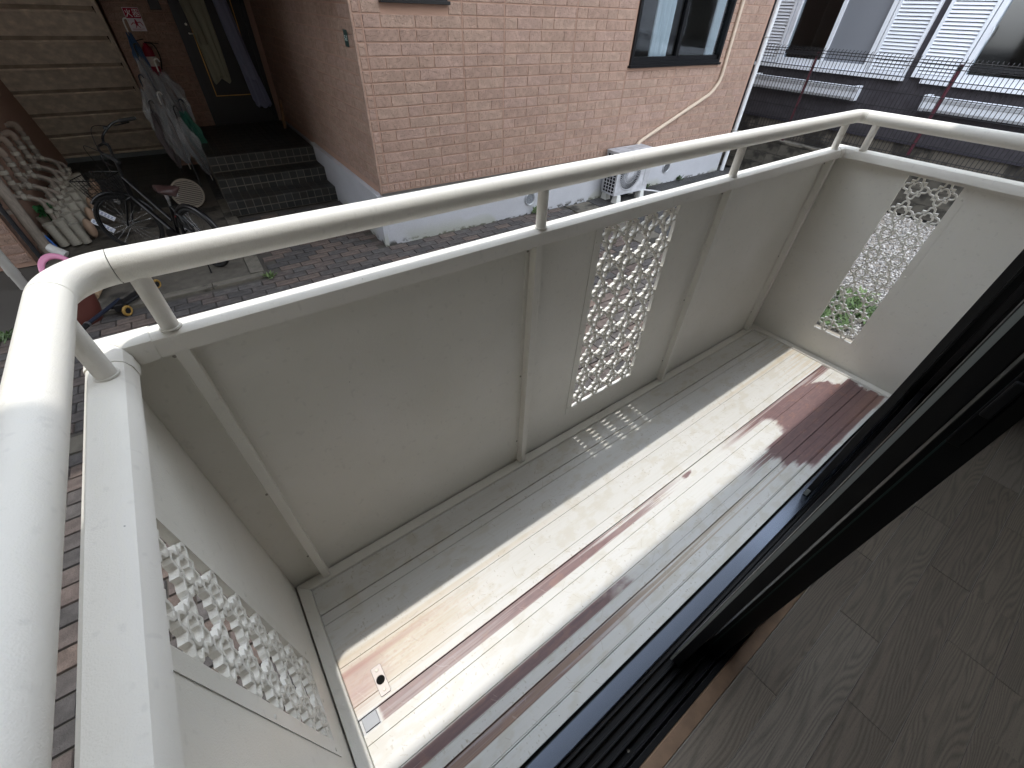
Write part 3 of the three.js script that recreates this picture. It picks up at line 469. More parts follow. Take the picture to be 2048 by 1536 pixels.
  // windows
  const win = (w, split, curt) => {
    const g = new THREE.Group(); g.name = 'window'; apt.add(g); const [x0, x1, y0, y1] = w, f = 0.045;
    part('frame', [bx(x0, x1, y0, y0 + f, -0.10, 0.03), bx(x0, x1, y1 - f, y1, -0.10, 0.03), bx(x0, x0 + f, y0 + f, y1 - f, -0.10, 0.03), bx(x1 - f, x1, y0 + f, y1 - f, -0.10, 0.03)], winBlack, g);
    part('sill', bx(x0 - 0.02, x1 + 0.02, y0 - 0.022, y0 + 0.006, -0.02, 0.055, 0.003), winBlack, g);
    if (split) { const m = (x0 + x1) / 2 - 0.03; part('sash', [bx(m - 0.03, m + 0.03, y0 + f, y1 - f, -0.06, 0.0), bx(x0 + f, x1 - f, y0 + f, y0 + f + 0.05, -0.06, 0.0)], winBlack, g); part('pane', bx(x0 + f, m - 0.031, y0 + f + 0.051, y1 - f, -0.045, -0.039), darkGlass, g); part('pane', bx(m + 0.031, x1 - f, y0 + f + 0.051, y1 - f, -0.030, -0.024), darkGlass, g); }
    else part('pane', bx(x0 + f, x1 - f, y0 + f, y1 - f, -0.045, -0.039), darkGlass, g);
    const xa = Math.max(0.2, x0 - 0.9), xb = Math.min(6.68, x1 + 0.9); part('room', [bx(xa, xb, y0 - 1.0, y1 + 0.1, -2.9, -2.86), bx(xa, xa + 0.04, y0 - 1.0, y1 + 0.1, -2.86, -0.19), bx(xb - 0.04, xb, y0 - 1.0, y1 + 0.1, -2.86, -0.19), bx(xa + 0.04, xb - 0.04, y0 - 1.0, y0 - 0.96, -2.86, -0.19), bx(xa + 0.04, xb - 0.04, y1 + 0.06, y1 + 0.1, -2.86, -0.19)], mat({ color: 0x9c948a, roughness: 0.95 }), g);
    for (const [a, b] of curt) { const S = []; const n = 40; for (let i = 0; i <= n; i++) { const x = lerp(a, b, i / n), z = -0.095 + 0.022 * Math.sin(i * 1.15); S.push([[x, y0 + 0.06, z], [x, y1, z], [x, y1, z - 0.004], [x, y0 + 0.06, z - 0.004]]); } part('curtain', loft(S, 0.9), mat({ color: 0xf2f6f8, roughness: 0.9 }), g); }
  };
  win(BW, true, [[4.24, 4.60], [5.54, 5.72]]); win(SW, false, []);
  // round foundation vents, drain pipe, cable duct
  for (const [s, h] of [[2.19, 0.215], [5.2, 0.265]]) {
    const v = new THREE.Group(); v.name = 'vent'; v.position.set(s, h, -0.011); apt.add(v); const m = mat({ color: 0xc9ccd0, roughness: 0.35, metalness: 0.7 });
    part('rim', new THREE.TorusGeometry(0.082, 0.009, 10, 36), m, v, [0, 0, 0.012]); const d = new THREE.CylinderGeometry(0.08, 0.08, 0.004, 30); d.rotateX(Math.PI / 2); part('backing', d, mat({ color: 0x3a3c40, roughness: 0.8 }), v, [0, 0, 0.004]);
    for (let i = -4; i <= 4; i++) { const y = i * 0.016, w = Math.sqrt(Math.max(0, 0.078 * 0.078 - y * y)); const b = new THREE.BoxGeometry(2 * w, 0.013, 0.002); b.rotateX(0.7); part('slat', b, m, v, [0, y, 0.012]); }
  }
  const dp = part('downpipe', cyl([6.93, 0.01, 0.035], [6.93, 6, 0.035], 0.036, 0.036, 18), mat({ color: 0xd9dcdf, roughness: 0.45 }), apt);
  for (const h of [0.70, 2.05, 3.4]) part('bracket', [new THREE.TorusGeometry(0.038, 0.005, 6, 20).rotateX(Math.PI / 2).translate(6.93, h, 0.035), bx(6.84, 6.895, h - 0.006, h + 0.006, 0.028, 0.042)], screwM, dp);
  part('duct_pipe', bent([[5.95, 2.95, 0.035], [5.985, 1.50, 0.035], [5.83, 1.33, 0.035], [4.25, 0.745, 0.035], [4.22, 0.60, 0.05]], 0.027, 0.09, 12), mat({ color: 0xcbb9a6, roughness: 0.6 }), apt);
  // entrance door with thin brass line, lever, and the little plates beside it
  const D = new THREE.Group(); D.name = 'door'; D.position.set(0, 0, -4.95); apt.add(D); const dk = mat({ color: 0x0c0c0e, roughness: 0.4 }), brass = mat({ color: 0xb98f4a, roughness: 0.35, metalness: 0.7 });
  part('door_frame', [bx(-1.15, -1.08, 0.58, 2.72, 0.0, 0.06), bx(-0.17, -0.10, 0.58, 2.72, 0.0, 0.06)], mat({ color: 0x17181b, roughness: 0.4 }), D); part('door_leaf', bx(-1.079, -0.171, 0.585, 2.71, 0.005, 0.035), dk, D);
  part('brass_line', [bx(-0.972, -0.960, 1.0, 2.6, 0.035, 0.041), bx(-0.30, -0.288, 1.0, 2.6, 0.035, 0.041), bx(-0.960, -0.30, 1.0, 1.012, 0.035, 0.041)], brass, D);
  part('handle', [cyl([-1.02, 1.83, 0.035], [-1.02, 1.83, 0.085], 0.012, 0.012, 10), cyl([-1.02, 1.83, 0.08], [-0.92, 1.83, 0.08], 0.009, 0.009, 8), cyl([-1.02, 1.94, 0.035], [-1.02, 1.94, 0.05], 0.016, 0.016, 12)], mat({ color: 0xb9b3a8, roughness: 0.3, metalness: 0.7 }), D);
  part('intercom', bx(-1.40, -1.26, 2.10, 2.36, 0.0, 0.03, 0.004), mat({ color: 0x141416, roughness: 0.4 }), D);
  part('soldier_strip', bx(-1.98, -1.16, 0.585, 0.60, 0.0, 0.006), mortarM, D);
}
{ // fixed pieces of text and lettering
  const canvas = (w, h, f) => { const c = document.createElement('canvas'); c.width = w; c.height = h; f(c.getContext('2d'), w, h); const t = new THREE.CanvasTexture(c); t.colorSpace = THREE.SRGBColorSpace; return t; };
  const stroke = (x, pts, w) => { x.lineWidth = w; x.lineCap = 'round'; x.lineJoin = 'round'; x.beginPath(); pts.forEach((p, i) => i ? x.lineTo(...p) : x.moveTo(...p)); x.stroke(); };
  const sg = yard('fire_sign', 'small red and white sign on the brick wall beside the entrance door', 'sign', -1.655, 1.985, -4.938);
  const tx = canvas(192, 264, (x, w, h) => {
    x.fillStyle = '#e9e0e6'; x.fillRect(0, 0, w, h); x.fillStyle = '#b3163f'; x.fillRect(6, 6, w - 12, 112); x.strokeStyle = '#fff';
    stroke(x, [[52, 22], [50, 60], [20, 100]], 10); stroke(x, [[50, 60], [84, 100]], 10); stroke(x, [[26, 34], [32, 54]], 9); stroke(x, [[80, 32], [68, 54]], 9);
    for (const [a, b] of [[112, 20], [146, 20], [112, 80], [146, 80]]) { stroke(x, [[a, b], [a + 26, b], [a + 26, b + 20], [a, b + 20], [a, b]], 6); } stroke(x, [[106, 58], [178, 58]], 7); stroke(x, [[142, 46], [138, 60], [108, 76]], 7); stroke(x, [[144, 60], [176, 76]], 7);
    x.strokeStyle = '#b3163f'; x.fillStyle = '#b3163f'; x.fillRect(84, 150, 30, 50); stroke(x, [[30, 190], [60, 168], [84, 176]], 8); stroke(x, [[114, 166], [150, 160], [168, 196]], 8); stroke(x, [[90, 200], [78, 222]], 8); stroke(x, [[108, 200], [128, 222]], 8); x.beginPath(); x.arc(98, 140, 11, 0, 7); x.fill();
    x.fillStyle = '#c79aa8'; x.fillRect(24, 236, 146, 6); x.fillRect(24, 248, 110, 5); });
  const fm = mat({ map: tx, roughness: 0.5 }), pl = mat({ color: 0xdcd4d8, roughness: 0.6 }); const o = shade(new THREE.Mesh(new THREE.BoxGeometry(0.195, 0.268, 0.006), [pl, pl, pl, pl, fm, pl])); o.name = 'sign_plate'; sg.add(o);
  const np = yard('number_plate', 'small dark green number plate near the brick corner', 'plate', -0.012, 2.02, -0.235, -Math.PI / 2);
  const nt = canvas(96, 128, (x, w, h) => { x.fillStyle = '#1f3d3a'; x.fillRect(0, 0, w, h); x.fillStyle = '#cfe0de'; x.font = 'bold 54px sans-serif'; x.textAlign = 'center'; x.fillText('5-2', w / 2, 82); });
  const gm = mat({ color: 0x1f3d3a, roughness: 0.5 }); const n = shade(new THREE.Mesh(new THREE.BoxGeometry(0.10, 0.13, 0.005), [gm, gm, gm, gm, mat({ map: nt, roughness: 0.5 }), gm])); n.name = 'plate'; np.add(n);
}
// ------------------------------------------------------------------ entrance steps
{
  const st = yard('entrance_steps', 'three dark tiled steps and landing up to the black entrance door', 'steps');
  const grout = mat({ color: 0x6f6b64, roughness: 0.95 }), S0 = -1.52, S1 = -0.062, lv = [[-1.955, 0.2], [-2.34, 0.385], [-2.75, 0.58]];
  const blk = [bx(S0, S1, 0, 0.1925, -2.345, -1.962), bx(S0, S1, 0, 0.3775, -2.755, -2.3452), bx(S0, S1, 0, 0.5725, -4.945, -2.7552)];
  blk.forEach(b => part('core', b, grout, st));
  const tm = [0x2c2d2d, 0x343535, 0x272929, 0x302e2b].map(c => mat({ color: c, roughness: 0.5, bumpMap: rep(grit, 0.3), bumpScale: 0.0012 }));
  const n = 14, w = (S1 - S0) / n, k = () => tm[Math.floor(R0() * 4)];
  const rg = (h) => slab(w - 0.007, h - 0.007, 0.007, 0.002), tg = (d) => muv(slab(w - 0.007, d - 0.007, 0.007, 0.002).rotateX(-Math.PI / 2));
  const rA = rg(0.085), rB = rg(0.1), tA = tg(0.19), tB = tg(0.1995);
  for (let i = 0; i < n; i++) {
    const x = S0 + (i + 0.5) * w; let y0 = 0;
    for (const [t, h] of lv) { const mid = h - 0.11; part('tile', rB, k(), st, [x, h - 0.056, t - 0.007]); part('tile', rA, k(), st, [x, mid - 0.043, t - 0.007]); y0 = h; }
    for (const [t, h] of lv.slice(0, 2)) for (let j = 0; j < 2; j++) part('tile', tA, k(), st, [x, h - 0.0075, t - 0.1 - j * 0.19]);
    for (let j = 0; j < 11; j++) part('tile', tB, k(), st, [x, 0.5725, -2.86 - j * 0.1995]);
  }
}
// ------------------------------------------------------------------ steel stair seen from below
{
  const st = yard('steel_stair', 'beige steel outdoor stair seen from behind rising to the left', 'stair');
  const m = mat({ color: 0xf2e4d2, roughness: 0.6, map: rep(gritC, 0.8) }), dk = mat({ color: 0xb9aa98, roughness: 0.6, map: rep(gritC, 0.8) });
  const S0 = -3.76, S1 = -2.06, ca = 35.5 * Math.PI / 180, inc = (g) => g.rotateX(ca).translate(0, 0.10, -5.97), hk = mat({ color: 0x3b362f, roughness: 0.9 });
  part('soffit_back', inc(bx(S0, S1, -0.05, 4.0, -0.06, -0.03)), hk, st);
  for (let i = 0; i < 10; i++) { const y = i * 0.4;
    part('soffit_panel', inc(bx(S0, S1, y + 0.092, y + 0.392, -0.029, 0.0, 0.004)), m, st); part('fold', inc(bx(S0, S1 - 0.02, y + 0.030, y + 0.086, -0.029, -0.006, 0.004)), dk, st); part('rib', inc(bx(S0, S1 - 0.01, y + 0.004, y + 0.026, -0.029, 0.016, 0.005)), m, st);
  }
  for (const s of [S0 - 0.055, S1 + 0.001]) part('stringer', inc(bx(s, s + 0.052, -0.18, 4.0, -0.20, 0.045, 0.004)), m, st);
  part('base_strip', bx(S0 - 0.05, S1 + 0.045, 0.0, 0.09, -6.05, -5.96), mat({ color: 0x6e7475, roughness: 0.8 }), st);
}
// ------------------------------------------------------------------ things by the entrance
const clothBump = rep(peel, 0.05);
function garment(name, label, col, s, t, h0, h1, w0, w1, drift, folds, seed) {
  const g = yard(name, label, 'coat', s, h0, t), R = rng(seed), ph = R() * 6, S = [], N = 64;
  for (let j = 0; j <= 26; j++) { const f = j / 26, y = lerp(h1 - h0, 0.0, f), w = lerp(w0, w1, Math.pow(f, 0.8)), ring = [];
    for (let i = 0; i < N; i++) { const a = i / N * 2 * Math.PI; const fo = 1 + (0.05 + 0.28 * f) * 0.5 * Math.sin(a * folds + ph + 1.4 * Math.sin(f * 3 + ph)) + 0.08 * Math.sin(a * 3 + 5 * f + ph); ring.push([drift * f + w * Math.cos(a) * fo * 0.5, y + 0.05 * f * Math.sin(a * 2 + ph) + 0.03 * f * Math.sin(a * folds), 0.055 + (0.05 + 0.015 * f) * Math.sin(a) * fo]); } S.push(ring); }
  part('body', loft(S, 1.2), mat({ color: col, roughness: 0.9, bumpMap: clothBump, bumpScale: 0.0005 }), g); return g;
}
{
  const c1 = garment('raincoat', 'pale olive raincoat hanging on the entrance door', 0xa5a692, -0.83, -4.90, 1.25, 2.45, 0.36, 0.24, 0.03, 9, 3);
  part('sleeve', loft([0, 0.33, 0.66, 1].map((f, j) => { const r = []; for (let i = 0; i < 16; i++) { const a = i / 8 * Math.PI; r.push([-0.10 + 0.05 * f + 0.055 * (1 + 0.12 * Math.sin(a * 3 + j)) * Math.cos(a), 1.0 - 0.55 * f, 0.12 + 0.03 * Math.sin(a)]); } return r; }), 1.2), mat({ color: 0x9a9b88, roughness: 0.9 }), c1);
  const c2 = garment('raincoat', 'long lavender grey raincoat trailing from the entrance door', 0x9aa0bb, -0.50, -4.90, 0.88, 2.6, 0.17, 0.22, 0.20, 7, 8);
  part('hem', loft([0, 0.5, 1].map((f) => { const r = []; for (let i = 0; i < 32; i++) { const a = i / 16 * Math.PI; r.push([0.17 + 0.05 * f + (0.10 + 0.02 * f) * (1 + 0.15 * Math.sin(a * 5)) * Math.cos(a), 0.36 - 0.40 * f + 0.03 * Math.sin(a * 3), 0.075 + 0.055 * Math.sin(a) * (1 + 0.2 * Math.sin(a * 5))]); } return r; }), 1.2), mat({ color: 0x8a90ad, roughness: 0.9 }), c2);
  const wp = yard('wooden_plank', 'short wooden plank leaning on the wall beside the entrance door', 'plank', -0.15, 0.58, -4.22); { const b = bx(-0.02, 0.02, 0, 0.42, -0.035, 0.035, 0.003).rotateZ(-0.12); part('board', b, mat({ color: 0x8b6a4c, roughness: 0.8, map: rep(gritC, 0.2) }), wp); }
  // fire extinguisher under the sign
  const fe = yard('fire_extinguisher', 'red fire extinguisher below the sign with black hose', 'fire extinguisher', -1.66, 1.30, -4.84); const rd = mat({ color: 0x8f1030, roughness: 0.35 }), bk = mat({ color: 0x151515, roughness: 0.5 });
  part('bottle', new THREE.LatheGeometry([[0, 0], [0.06, 0], [0.066, 0.012], [0.066, 0.33], [0.055, 0.37], [0.028, 0.395], [0.024, 0.42], [0, 0.42]].map(p => new THREE.Vector2(...p)), 24), rd, fe);
  part('lever', [bx(-0.012, 0.10, 0.45, 0.462, -0.012, 0.012, 0.003).rotateZ(0.2), bx(-0.012, 0.11, 0.425, 0.435, -0.012, 0.012, 0.003).rotateZ(-0.15)], bk, fe); part('hose', tube([[0.0, 0.43, 0.02], [0.10, 0.40, 0.06], [0.12, 0.25, 0.07], [0.075, 0.1, 0.06]], 0.009, 24, 8), bk, fe); part('label', cyl([0, 0.14, 0], [0, 0.26, 0], 0.0664, 0.0664, 24, true), mat({ color: 0xcfc3bd, roughness: 0.6 }), fe); part('bracket', bx(-0.03, 0.03, 0.1, 0.3, -0.095, -0.066), screwM, fe);
}
// umbrellas hanging head-down beside the stair
{
  const plast = new THREE.MeshPhysicalMaterial({ color: 0xe4e7ea, transmission: 0.78, thickness: 0, roughness: 0.1, ior: 1.45 });
  const green = mat({ color: 0x2c6a5a, roughness: 0.6 }), blue = mat({ color: 0x27496e, roughness: 0.6 }), pat = mat({ color: 0x6c6468, roughness: 0.7, map: rep(gritC, 0.06) }), steel = mat({ color: 0xb9bcc0, roughness: 0.25, metalness: 0.9 });
  const rk = yard('umbrella_rack', 'thin steel rail beside the stair that carries the umbrellas', 'rail', -1.74, 0.0, -3.7);
  part('post', [cyl([0, 0.012, -0.75], [0, 1.72, -0.75], 0.012), cyl([0, 0.012, 0.15], [0, 1.0, 0.15], 0.012)], steel, rk); part('bar', cyl([0, 1.72, -0.75], [0, 1.0, 0.15], 0.010), steel, rk);
  const U = [['clear plastic umbrella hanging highest beside the stair edge', plast, -1.80, 1.72, -3.95, 0.10, 0.00, 0.90, 0.075, 11], ['clear plastic umbrella with the widest bulge in the bunch', plast, -1.64, 1.56, -3.88, 0.10, 0.05, 0.85, 0.125, 12], ['clear plastic umbrella tucked against the stair edge', plast, -1.90, 1.40, -3.75, -0.01, 0.08, 0.92, 0.080, 13], ['grey patterned umbrella hanging left in the bunch', pat, -1.92, 1.12, -3.60, 0.02, 0.06, 0.86, 0.055, 14], ['clear plastic umbrella in the middle of the bunch with white tip', plast, -1.78, 1.22, -3.55, 0.0, 0.05, 0.90, 0.085, 15], ['dark green umbrella on the right of the bunch', green, -1.56, 1.10, -3.72, 0.05, 0.03, 0.80, 0.075, 16], ['clear plastic umbrella low on the right with pale tip', plast, -1.66, 1.06, -3.48, 0.10, 0.04, 0.92, 0.075, 17], ['dark blue umbrella whose handle shows above the bunch', blue, -1.79, 1.98, -4.05, 0.03, 0.0, 0.80, 0.045, 18]];
  for (const [label, m, s, h, t, dx, dz, len, rad, seed] of U) {
    const g = yard('umbrella', label, 'umbrella', s, h, t, 0, 'umbrellas hanging beside the stair'), R = rng(seed), S = [], N = 48, ph = R() * 6;
    for (let j = 0; j <= 16; j++) { const f = j / 16, y = -0.12 - (len - 0.17) * f, r = rad * Math.pow(Math.sin(Math.PI * clamp(0.12 + 0.86 * (1 - Math.pow(1 - f, 1.0)))), 0.8) * (f < 0.3 ? 0.75 + 0.25 * f / 0.3 : 1) + 0.008; const ring = []; for (let i = 0; i < N; i++) { const a = i / N * 2 * Math.PI, k = 1 + 0.30 * Math.sin(a * 8 + ph + 3.2 * f) + 0.20 * Math.sin(a * 3 + 6 * f + ph) + 0.14 * Math.sin(a * 13 - 11 * f) + 0.22 * (vn(a * 4 + ph, f * 9) - 0.5); ring.push([dx * f + r * k * Math.cos(a), y + (j === 0 ? 0.03 * Math.sin(a * 8 + ph) : 0), dz * f + r * k * Math.sin(a)]); } S.push(ring); }
    part('canopy', loft(S, 0.9, false), m, g); part('shaft', cyl([0, -0.05, 0], [dx, -len + 0.04, dz], 0.005, 0.005, 8), steel, g); part('tip', cyl([dx, -len + 0.05, dz], [dx * 1.03, -len - 0.03, dz * 1.03], 0.007, 0.005, 8), mat({ color: seed % 2 ? 0xd8d8d4 : 0x222222, roughness: 0.5 }), g);
    part('handle', tube([[0, -0.10, 0], [0, -0.01, 0], [0.01, 0.035, 0.01], [0.045, 0.045, 0.02], [0.06, 0.01, 0.025]], 0.009, 20, 8), mat({ color: [0xe0e0dc, 0x1b2a3c, 0x333333][seed % 3], roughness: 0.5 }), g);
    const ribs = []; for (let i = 0; i < 8; i++) { const a = i / 8 * 2 * Math.PI + ph; ribs.push(tube([[0.012 * Math.cos(a), -0.14, 0.012 * Math.sin(a)], [dx * 0.5 + rad * 1.05 * Math.cos(a), -0.12 - (len - 0.17) * 0.5, dz * 0.5 + rad * 1.05 * Math.sin(a)], [dx + 0.006 * Math.cos(a), -len + 0.06, dz + 0.006 * Math.sin(a)]], 0.0016, 10, 4)); } part('ribs', ribs, steel, g);
  }
}
// ------------------------------------------------------------------ bicycle
{
  const b = yard('bicycle', 'black city bicycle with wire basket and brown saddle parked on the concrete pad', 'bicycle', -1.90, 0.014, -0.44, 0);
  const bk = mat({ color: 0x0e0e10, roughness: 0.3, metalness: 0.2 }), tyre = mat({ color: 0x141414, roughness: 0.85 }), chrome = mat({ color: 0xc4c6c8, roughness: 0.22, metalness: 0.95 }), brown = mat({ color: 0x352220, roughness: 0.5 });
  const F = V(-0.535, 0, -0.845), f = F.clone().normalize(), sd = V(f.z, 0, -f.x);       // forward, sideways
  const P = (u, h, v = 0) => [f.x * u + sd.x * v, h, f.z * u + sd.z * v];
  const wb = 1.08, wr = 0.325, UH = 0.90, DL = 0.56, P2 = (u, h, v = 0) => P(UH + (u - UH) * Math.cos(DL) - v * Math.sin(DL), h, (u - UH) * Math.sin(DL) + v * Math.cos(DL));
  const wheel = (u, st) => {
    const w = new THREE.Group(); w.name = 'wheel'; w.position.set(...(u ? P2(u, wr) : P(u, wr))); w.rotation.y = Math.atan2(-f.z, f.x) + st; b.add(w);
    part('tyre', new THREE.TorusGeometry(wr - 0.019, 0.019, 10, 56), tyre, w); part('rim', new THREE.TorusGeometry(wr - 0.042, 0.009, 8, 56), bk, w); part('hub', cyl([0, 0, -0.045], [0, 0, 0.045], 0.022, 0.022, 14), chrome, w);
    const sp = []; for (let i = 0; i < 28; i++) { const a = i / 28 * 2 * Math.PI, q = a + (i % 2 ? 0.5 : -0.5); sp.push(cyl([0.02 * Math.cos(q), 0.02 * Math.sin(q), (i % 4 < 2 ? 0.03 : -0.03)], [(wr - 0.045) * Math.cos(a), (wr - 0.045) * Math.sin(a), 0], 0.0014, 0.0014, 4)); } part('spokes', sp, chrome, w);
    const fd = new THREE.TorusGeometry(wr + 0.012, 0.024, 6, 30, Math.PI * (u ? 0.62 : 0.85)); fd.scale(1, 1, 1); fd.rotateZ(u ? 0.75 : 0.2 ); part('mudguard', fd, bk, w);
  };
  const hd = V(...P2(UH + 1, 0)).sub(V(...P2(UH, 0))); const STEER = Math.atan2(-hd.z, hd.x) - Math.atan2(-f.z, f.x);
  wheel(0, 0); wheel(wb, STEER);
  const BB = P(0.42, 0.28), ST = P(0.30, 0.62), HT = P(0.875, 0.82), HB = P(0.91, 0.62);
  part('frame', [cyl(BB, ST, 0.017), cyl(HB, P(0.50, 0.33), 0.021), cyl(P(0.50, 0.33), BB, 0.021), cyl(HT, P(0.40, 0.45), 0.016), cyl(HB, HT, 0.021), cyl(BB, P(0, wr, 0.05), 0.011), cyl(BB, P(0, wr, -0.05), 0.011), cyl(ST, P(0, wr, 0.05), 0.009), cyl(ST, P(0, wr, -0.05), 0.009)], bk, b);
  part('fork', [cyl(HB, P2(0.95, 0.60, 0.05), 0.013), cyl(HB, P2(0.95, 0.60, -0.05), 0.013), tube([P2(0.95, 0.60, 0.05), P2(1.02, 0.45, 0.05), P2(wb, wr, 0.05)], 0.011, 12, 8), tube([P2(0.95, 0.60, -0.05), P2(1.02, 0.45, -0.05), P2(wb, wr, -0.05)], 0.011, 12, 8)], bk, b);
  part('seat_post', cyl(ST, P(0.265, 0.745), 0.0125), chrome, b);
  { const S = []; for (const [u, w, h] of [[0.13, 0.03, 0.785], [0.16, 0.095, 0.80], [0.22, 0.10, 0.80], [0.28, 0.065, 0.797], [0.35, 0.03, 0.80], [0.41, 0.018, 0.795], [0.42, 0.004, 0.785]]) { const r = []; for (let i = 0; i < 20; i++) { const a = i / 10 * Math.PI; r.push(P(u, h + (Math.sin(a) > 0 ? 0.02 : 0.045) * Math.sin(a), w * Math.cos(a))); } S.push(r); } part('saddle', loft(S, 1.0), brown, b); part('saddle_springs', [cyl(P(0.19, 0.72, 0.05), P(0.19, 0.775, 0.05), 0.016), cyl(P(0.19, 0.72, -0.05), P(0.19, 0.775, -0.05), 0.016), cyl(P(0.19, 0.735), P(0.36, 0.76), 0.008)], chrome, b); }
  // handlebar with stem; grips
  const PB = (u, h, v = 0) => P2(u, h - 0.42 * v, v), SX = P2(0.03 + 0.825, 1.12), hb = [PB(0.03 + 0.70, 1.18, 0.27), PB(0.03 + 0.80, 1.19, 0.20), PB(0.03 + 0.87, 1.16, 0.08), PB(0.03 + 0.86, 1.14, 0), PB(0.03 + 0.87, 1.16, -0.08), PB(0.03 + 0.80, 1.19, -0.20), PB(0.03 + 0.70, 1.18, -0.27)];
  part('stem', [cyl(HT, SX, 0.0135), cyl(SX, PB(0.03 + 0.86, 1.14), 0.016)], bk, b); const bar = part('handlebar', tube(hb, 0.0115, 40, 10), bk, b);
  for (const v of [1, -1]) { part('grip', cyl(PB(0.03 + 0.745, 1.187, v * 0.24), PB(0.03 + 0.62, 1.17, v * 0.315), 0.018, 0.0165, 12), mat({ color: 0x0b0b0b, roughness: 0.8 }), bar); part('brake_lever', tube([PB(0.03 + 0.80, 1.175, v * 0.2), PB(0.03 + 0.80, 1.15, v * 0.24), PB(0.03 + 0.70, 1.135, v * 0.31)], 0.006, 14, 6), bk, bar); part('cable', tube([PB(0.03 + 0.82, 1.18, v * 0.18), PB(0.03 + 0.98, 1.18, v * 0.12), PB(0.03 + 0.97, 0.86, v * 0.04), PB(0.03 + 0.93, 0.66, v * 0.02)], 0.0032, 30, 5), bk, bar); }
  part('bell', new THREE.SphereGeometry(0.026, 14, 8, 0, 6.3, 0, 1.6), bk, bar, PB(0.03 + 0.84, 1.185, -0.13));
  // wire basket
  { const ws = [], C0 = 0.96, rr = 0.0022; const rg = (h, g, r) => tube([P2(C0 + g, h, 0.12 + g), P2(C0 + 0.26 + g * 2, h, 0.14 + g), P2(C0 + 0.26 + g * 2, h, -0.14 - g), P2(C0 + g, h, -0.12 - g)], r, 60, 6, true, 0.12); for (let i = 0; i < 6; i++) ws.push(rg(0.62 + i * 0.042, i * 0.007, i === 5 ? 0.005 : rr));
    for (let i = 0; i < 9; i++) { const v = lerp(-0.12, 0.12, i / 8); ws.push(cyl(P2(C0, 0.62, v), P2(C0 + 0.035, 0.83, v * 1.3), rr, rr, 5), cyl(P2(C0 + 0.26, 0.62, v * 1.1), P2(C0 + 0.33, 0.83, v * 1.4), rr, rr, 5), cyl(P2(C0, 0.62, v), P2(C0 + 0.26, 0.62, v * 1.1), rr, rr, 5)); const u = lerp(0, 0.26, i / 8); for (const s of [-1, 1]) ws.push(cyl(P2(C0 + u, 0.62, s * 0.125), P2(C0 + 0.035 + u * 1.13, 0.83, s * 0.172), rr, rr, 5)); } part('basket', ws, bk, b); }
  part('front_light', cyl(P2(1.04, 0.58), P2(1.09, 0.58), 0.03, 0.034, 14), chrome, b);
  part('chain_guard', [bx(-0.25, 0.25, -0.03, 0.03, -0.006, 0.006, 0.005).rotateY(Math.atan2(-f.z, f.x)).translate(...P(0.22, 0.31, 0.06)), cyl(P(0.42, 0.28, 0.055), P(0.42, 0.28, 0.068), 0.09, 0.09, 20)], bk, b);
  part('crank', [cyl(P(0.42, 0.28, 0.075), P(0.55, 0.19, 0.075), 0.009), cyl(P(0.42, 0.28, -0.075), P(0.29, 0.37, -0.075), 0.009), bx(-0.045, 0.045, -0.012, 0.012, -0.03, 0.03, 0.005).translate(...P(0.55, 0.19, 0.115)), bx(-0.045, 0.045, -0.012, 0.012, -0.03, 0.03, 0.005).translate(...P(0.29, 0.37, -0.115))], bk, b);
  part('kickstand', [cyl(P(0.0, 0.3, 0.065), P(-0.10, 0.006, 0.15), 0.008)], bk, b); part('rear_reflector', new THREE.CylinderGeometry(0.025, 0.025, 0.012, 14), mat({ color: 0x8e1326, roughness: 0.3 }), b, P(0.27, 0.52));
  part('lock', tube([P(0.05, 0.5, 0.05), P(0.16, 0.58, 0.06), P(0.13, 0.44, 0.05), P(0.02, 0.40, 0.05)], 0.012, 30, 8, true), bk, b);
}
{ // round slatted cover leaning by the stair foot
  const d = yard('round_cover', 'round pale slatted cover leaning behind the bicycle', 'cover', -1.93, 0.215, -2.55); const c = mat({ color: 0x8f877c, roughness: 0.55 }); const q = new THREE.Group(); d.add(q); d.rotation.set(0, -PHI + 0.15, 0);
  const tilt = (g) => g.rotateX(-0.45); part('rim', tilt(new THREE.TorusGeometry(0.185, 0.012, 10, 44)), c, d); for (let i = -7; i <= 7; i++) { const y = i * 0.0235, w = Math.sqrt(0.178 * 0.178 - y * y); part('slat', tilt(new THREE.BoxGeometry(2 * w, 0.011, 0.006).translate(0, y, 0)), c, d); } part('backing', tilt(new THREE.CylinderGeometry(0.178, 0.178, 0.004, 36).rotateX(Math.PI / 2).translate(0, 0, -0.012)), mat({ color: 0x4d4843, roughness: 0.8 }), d); d.remove(q);
}
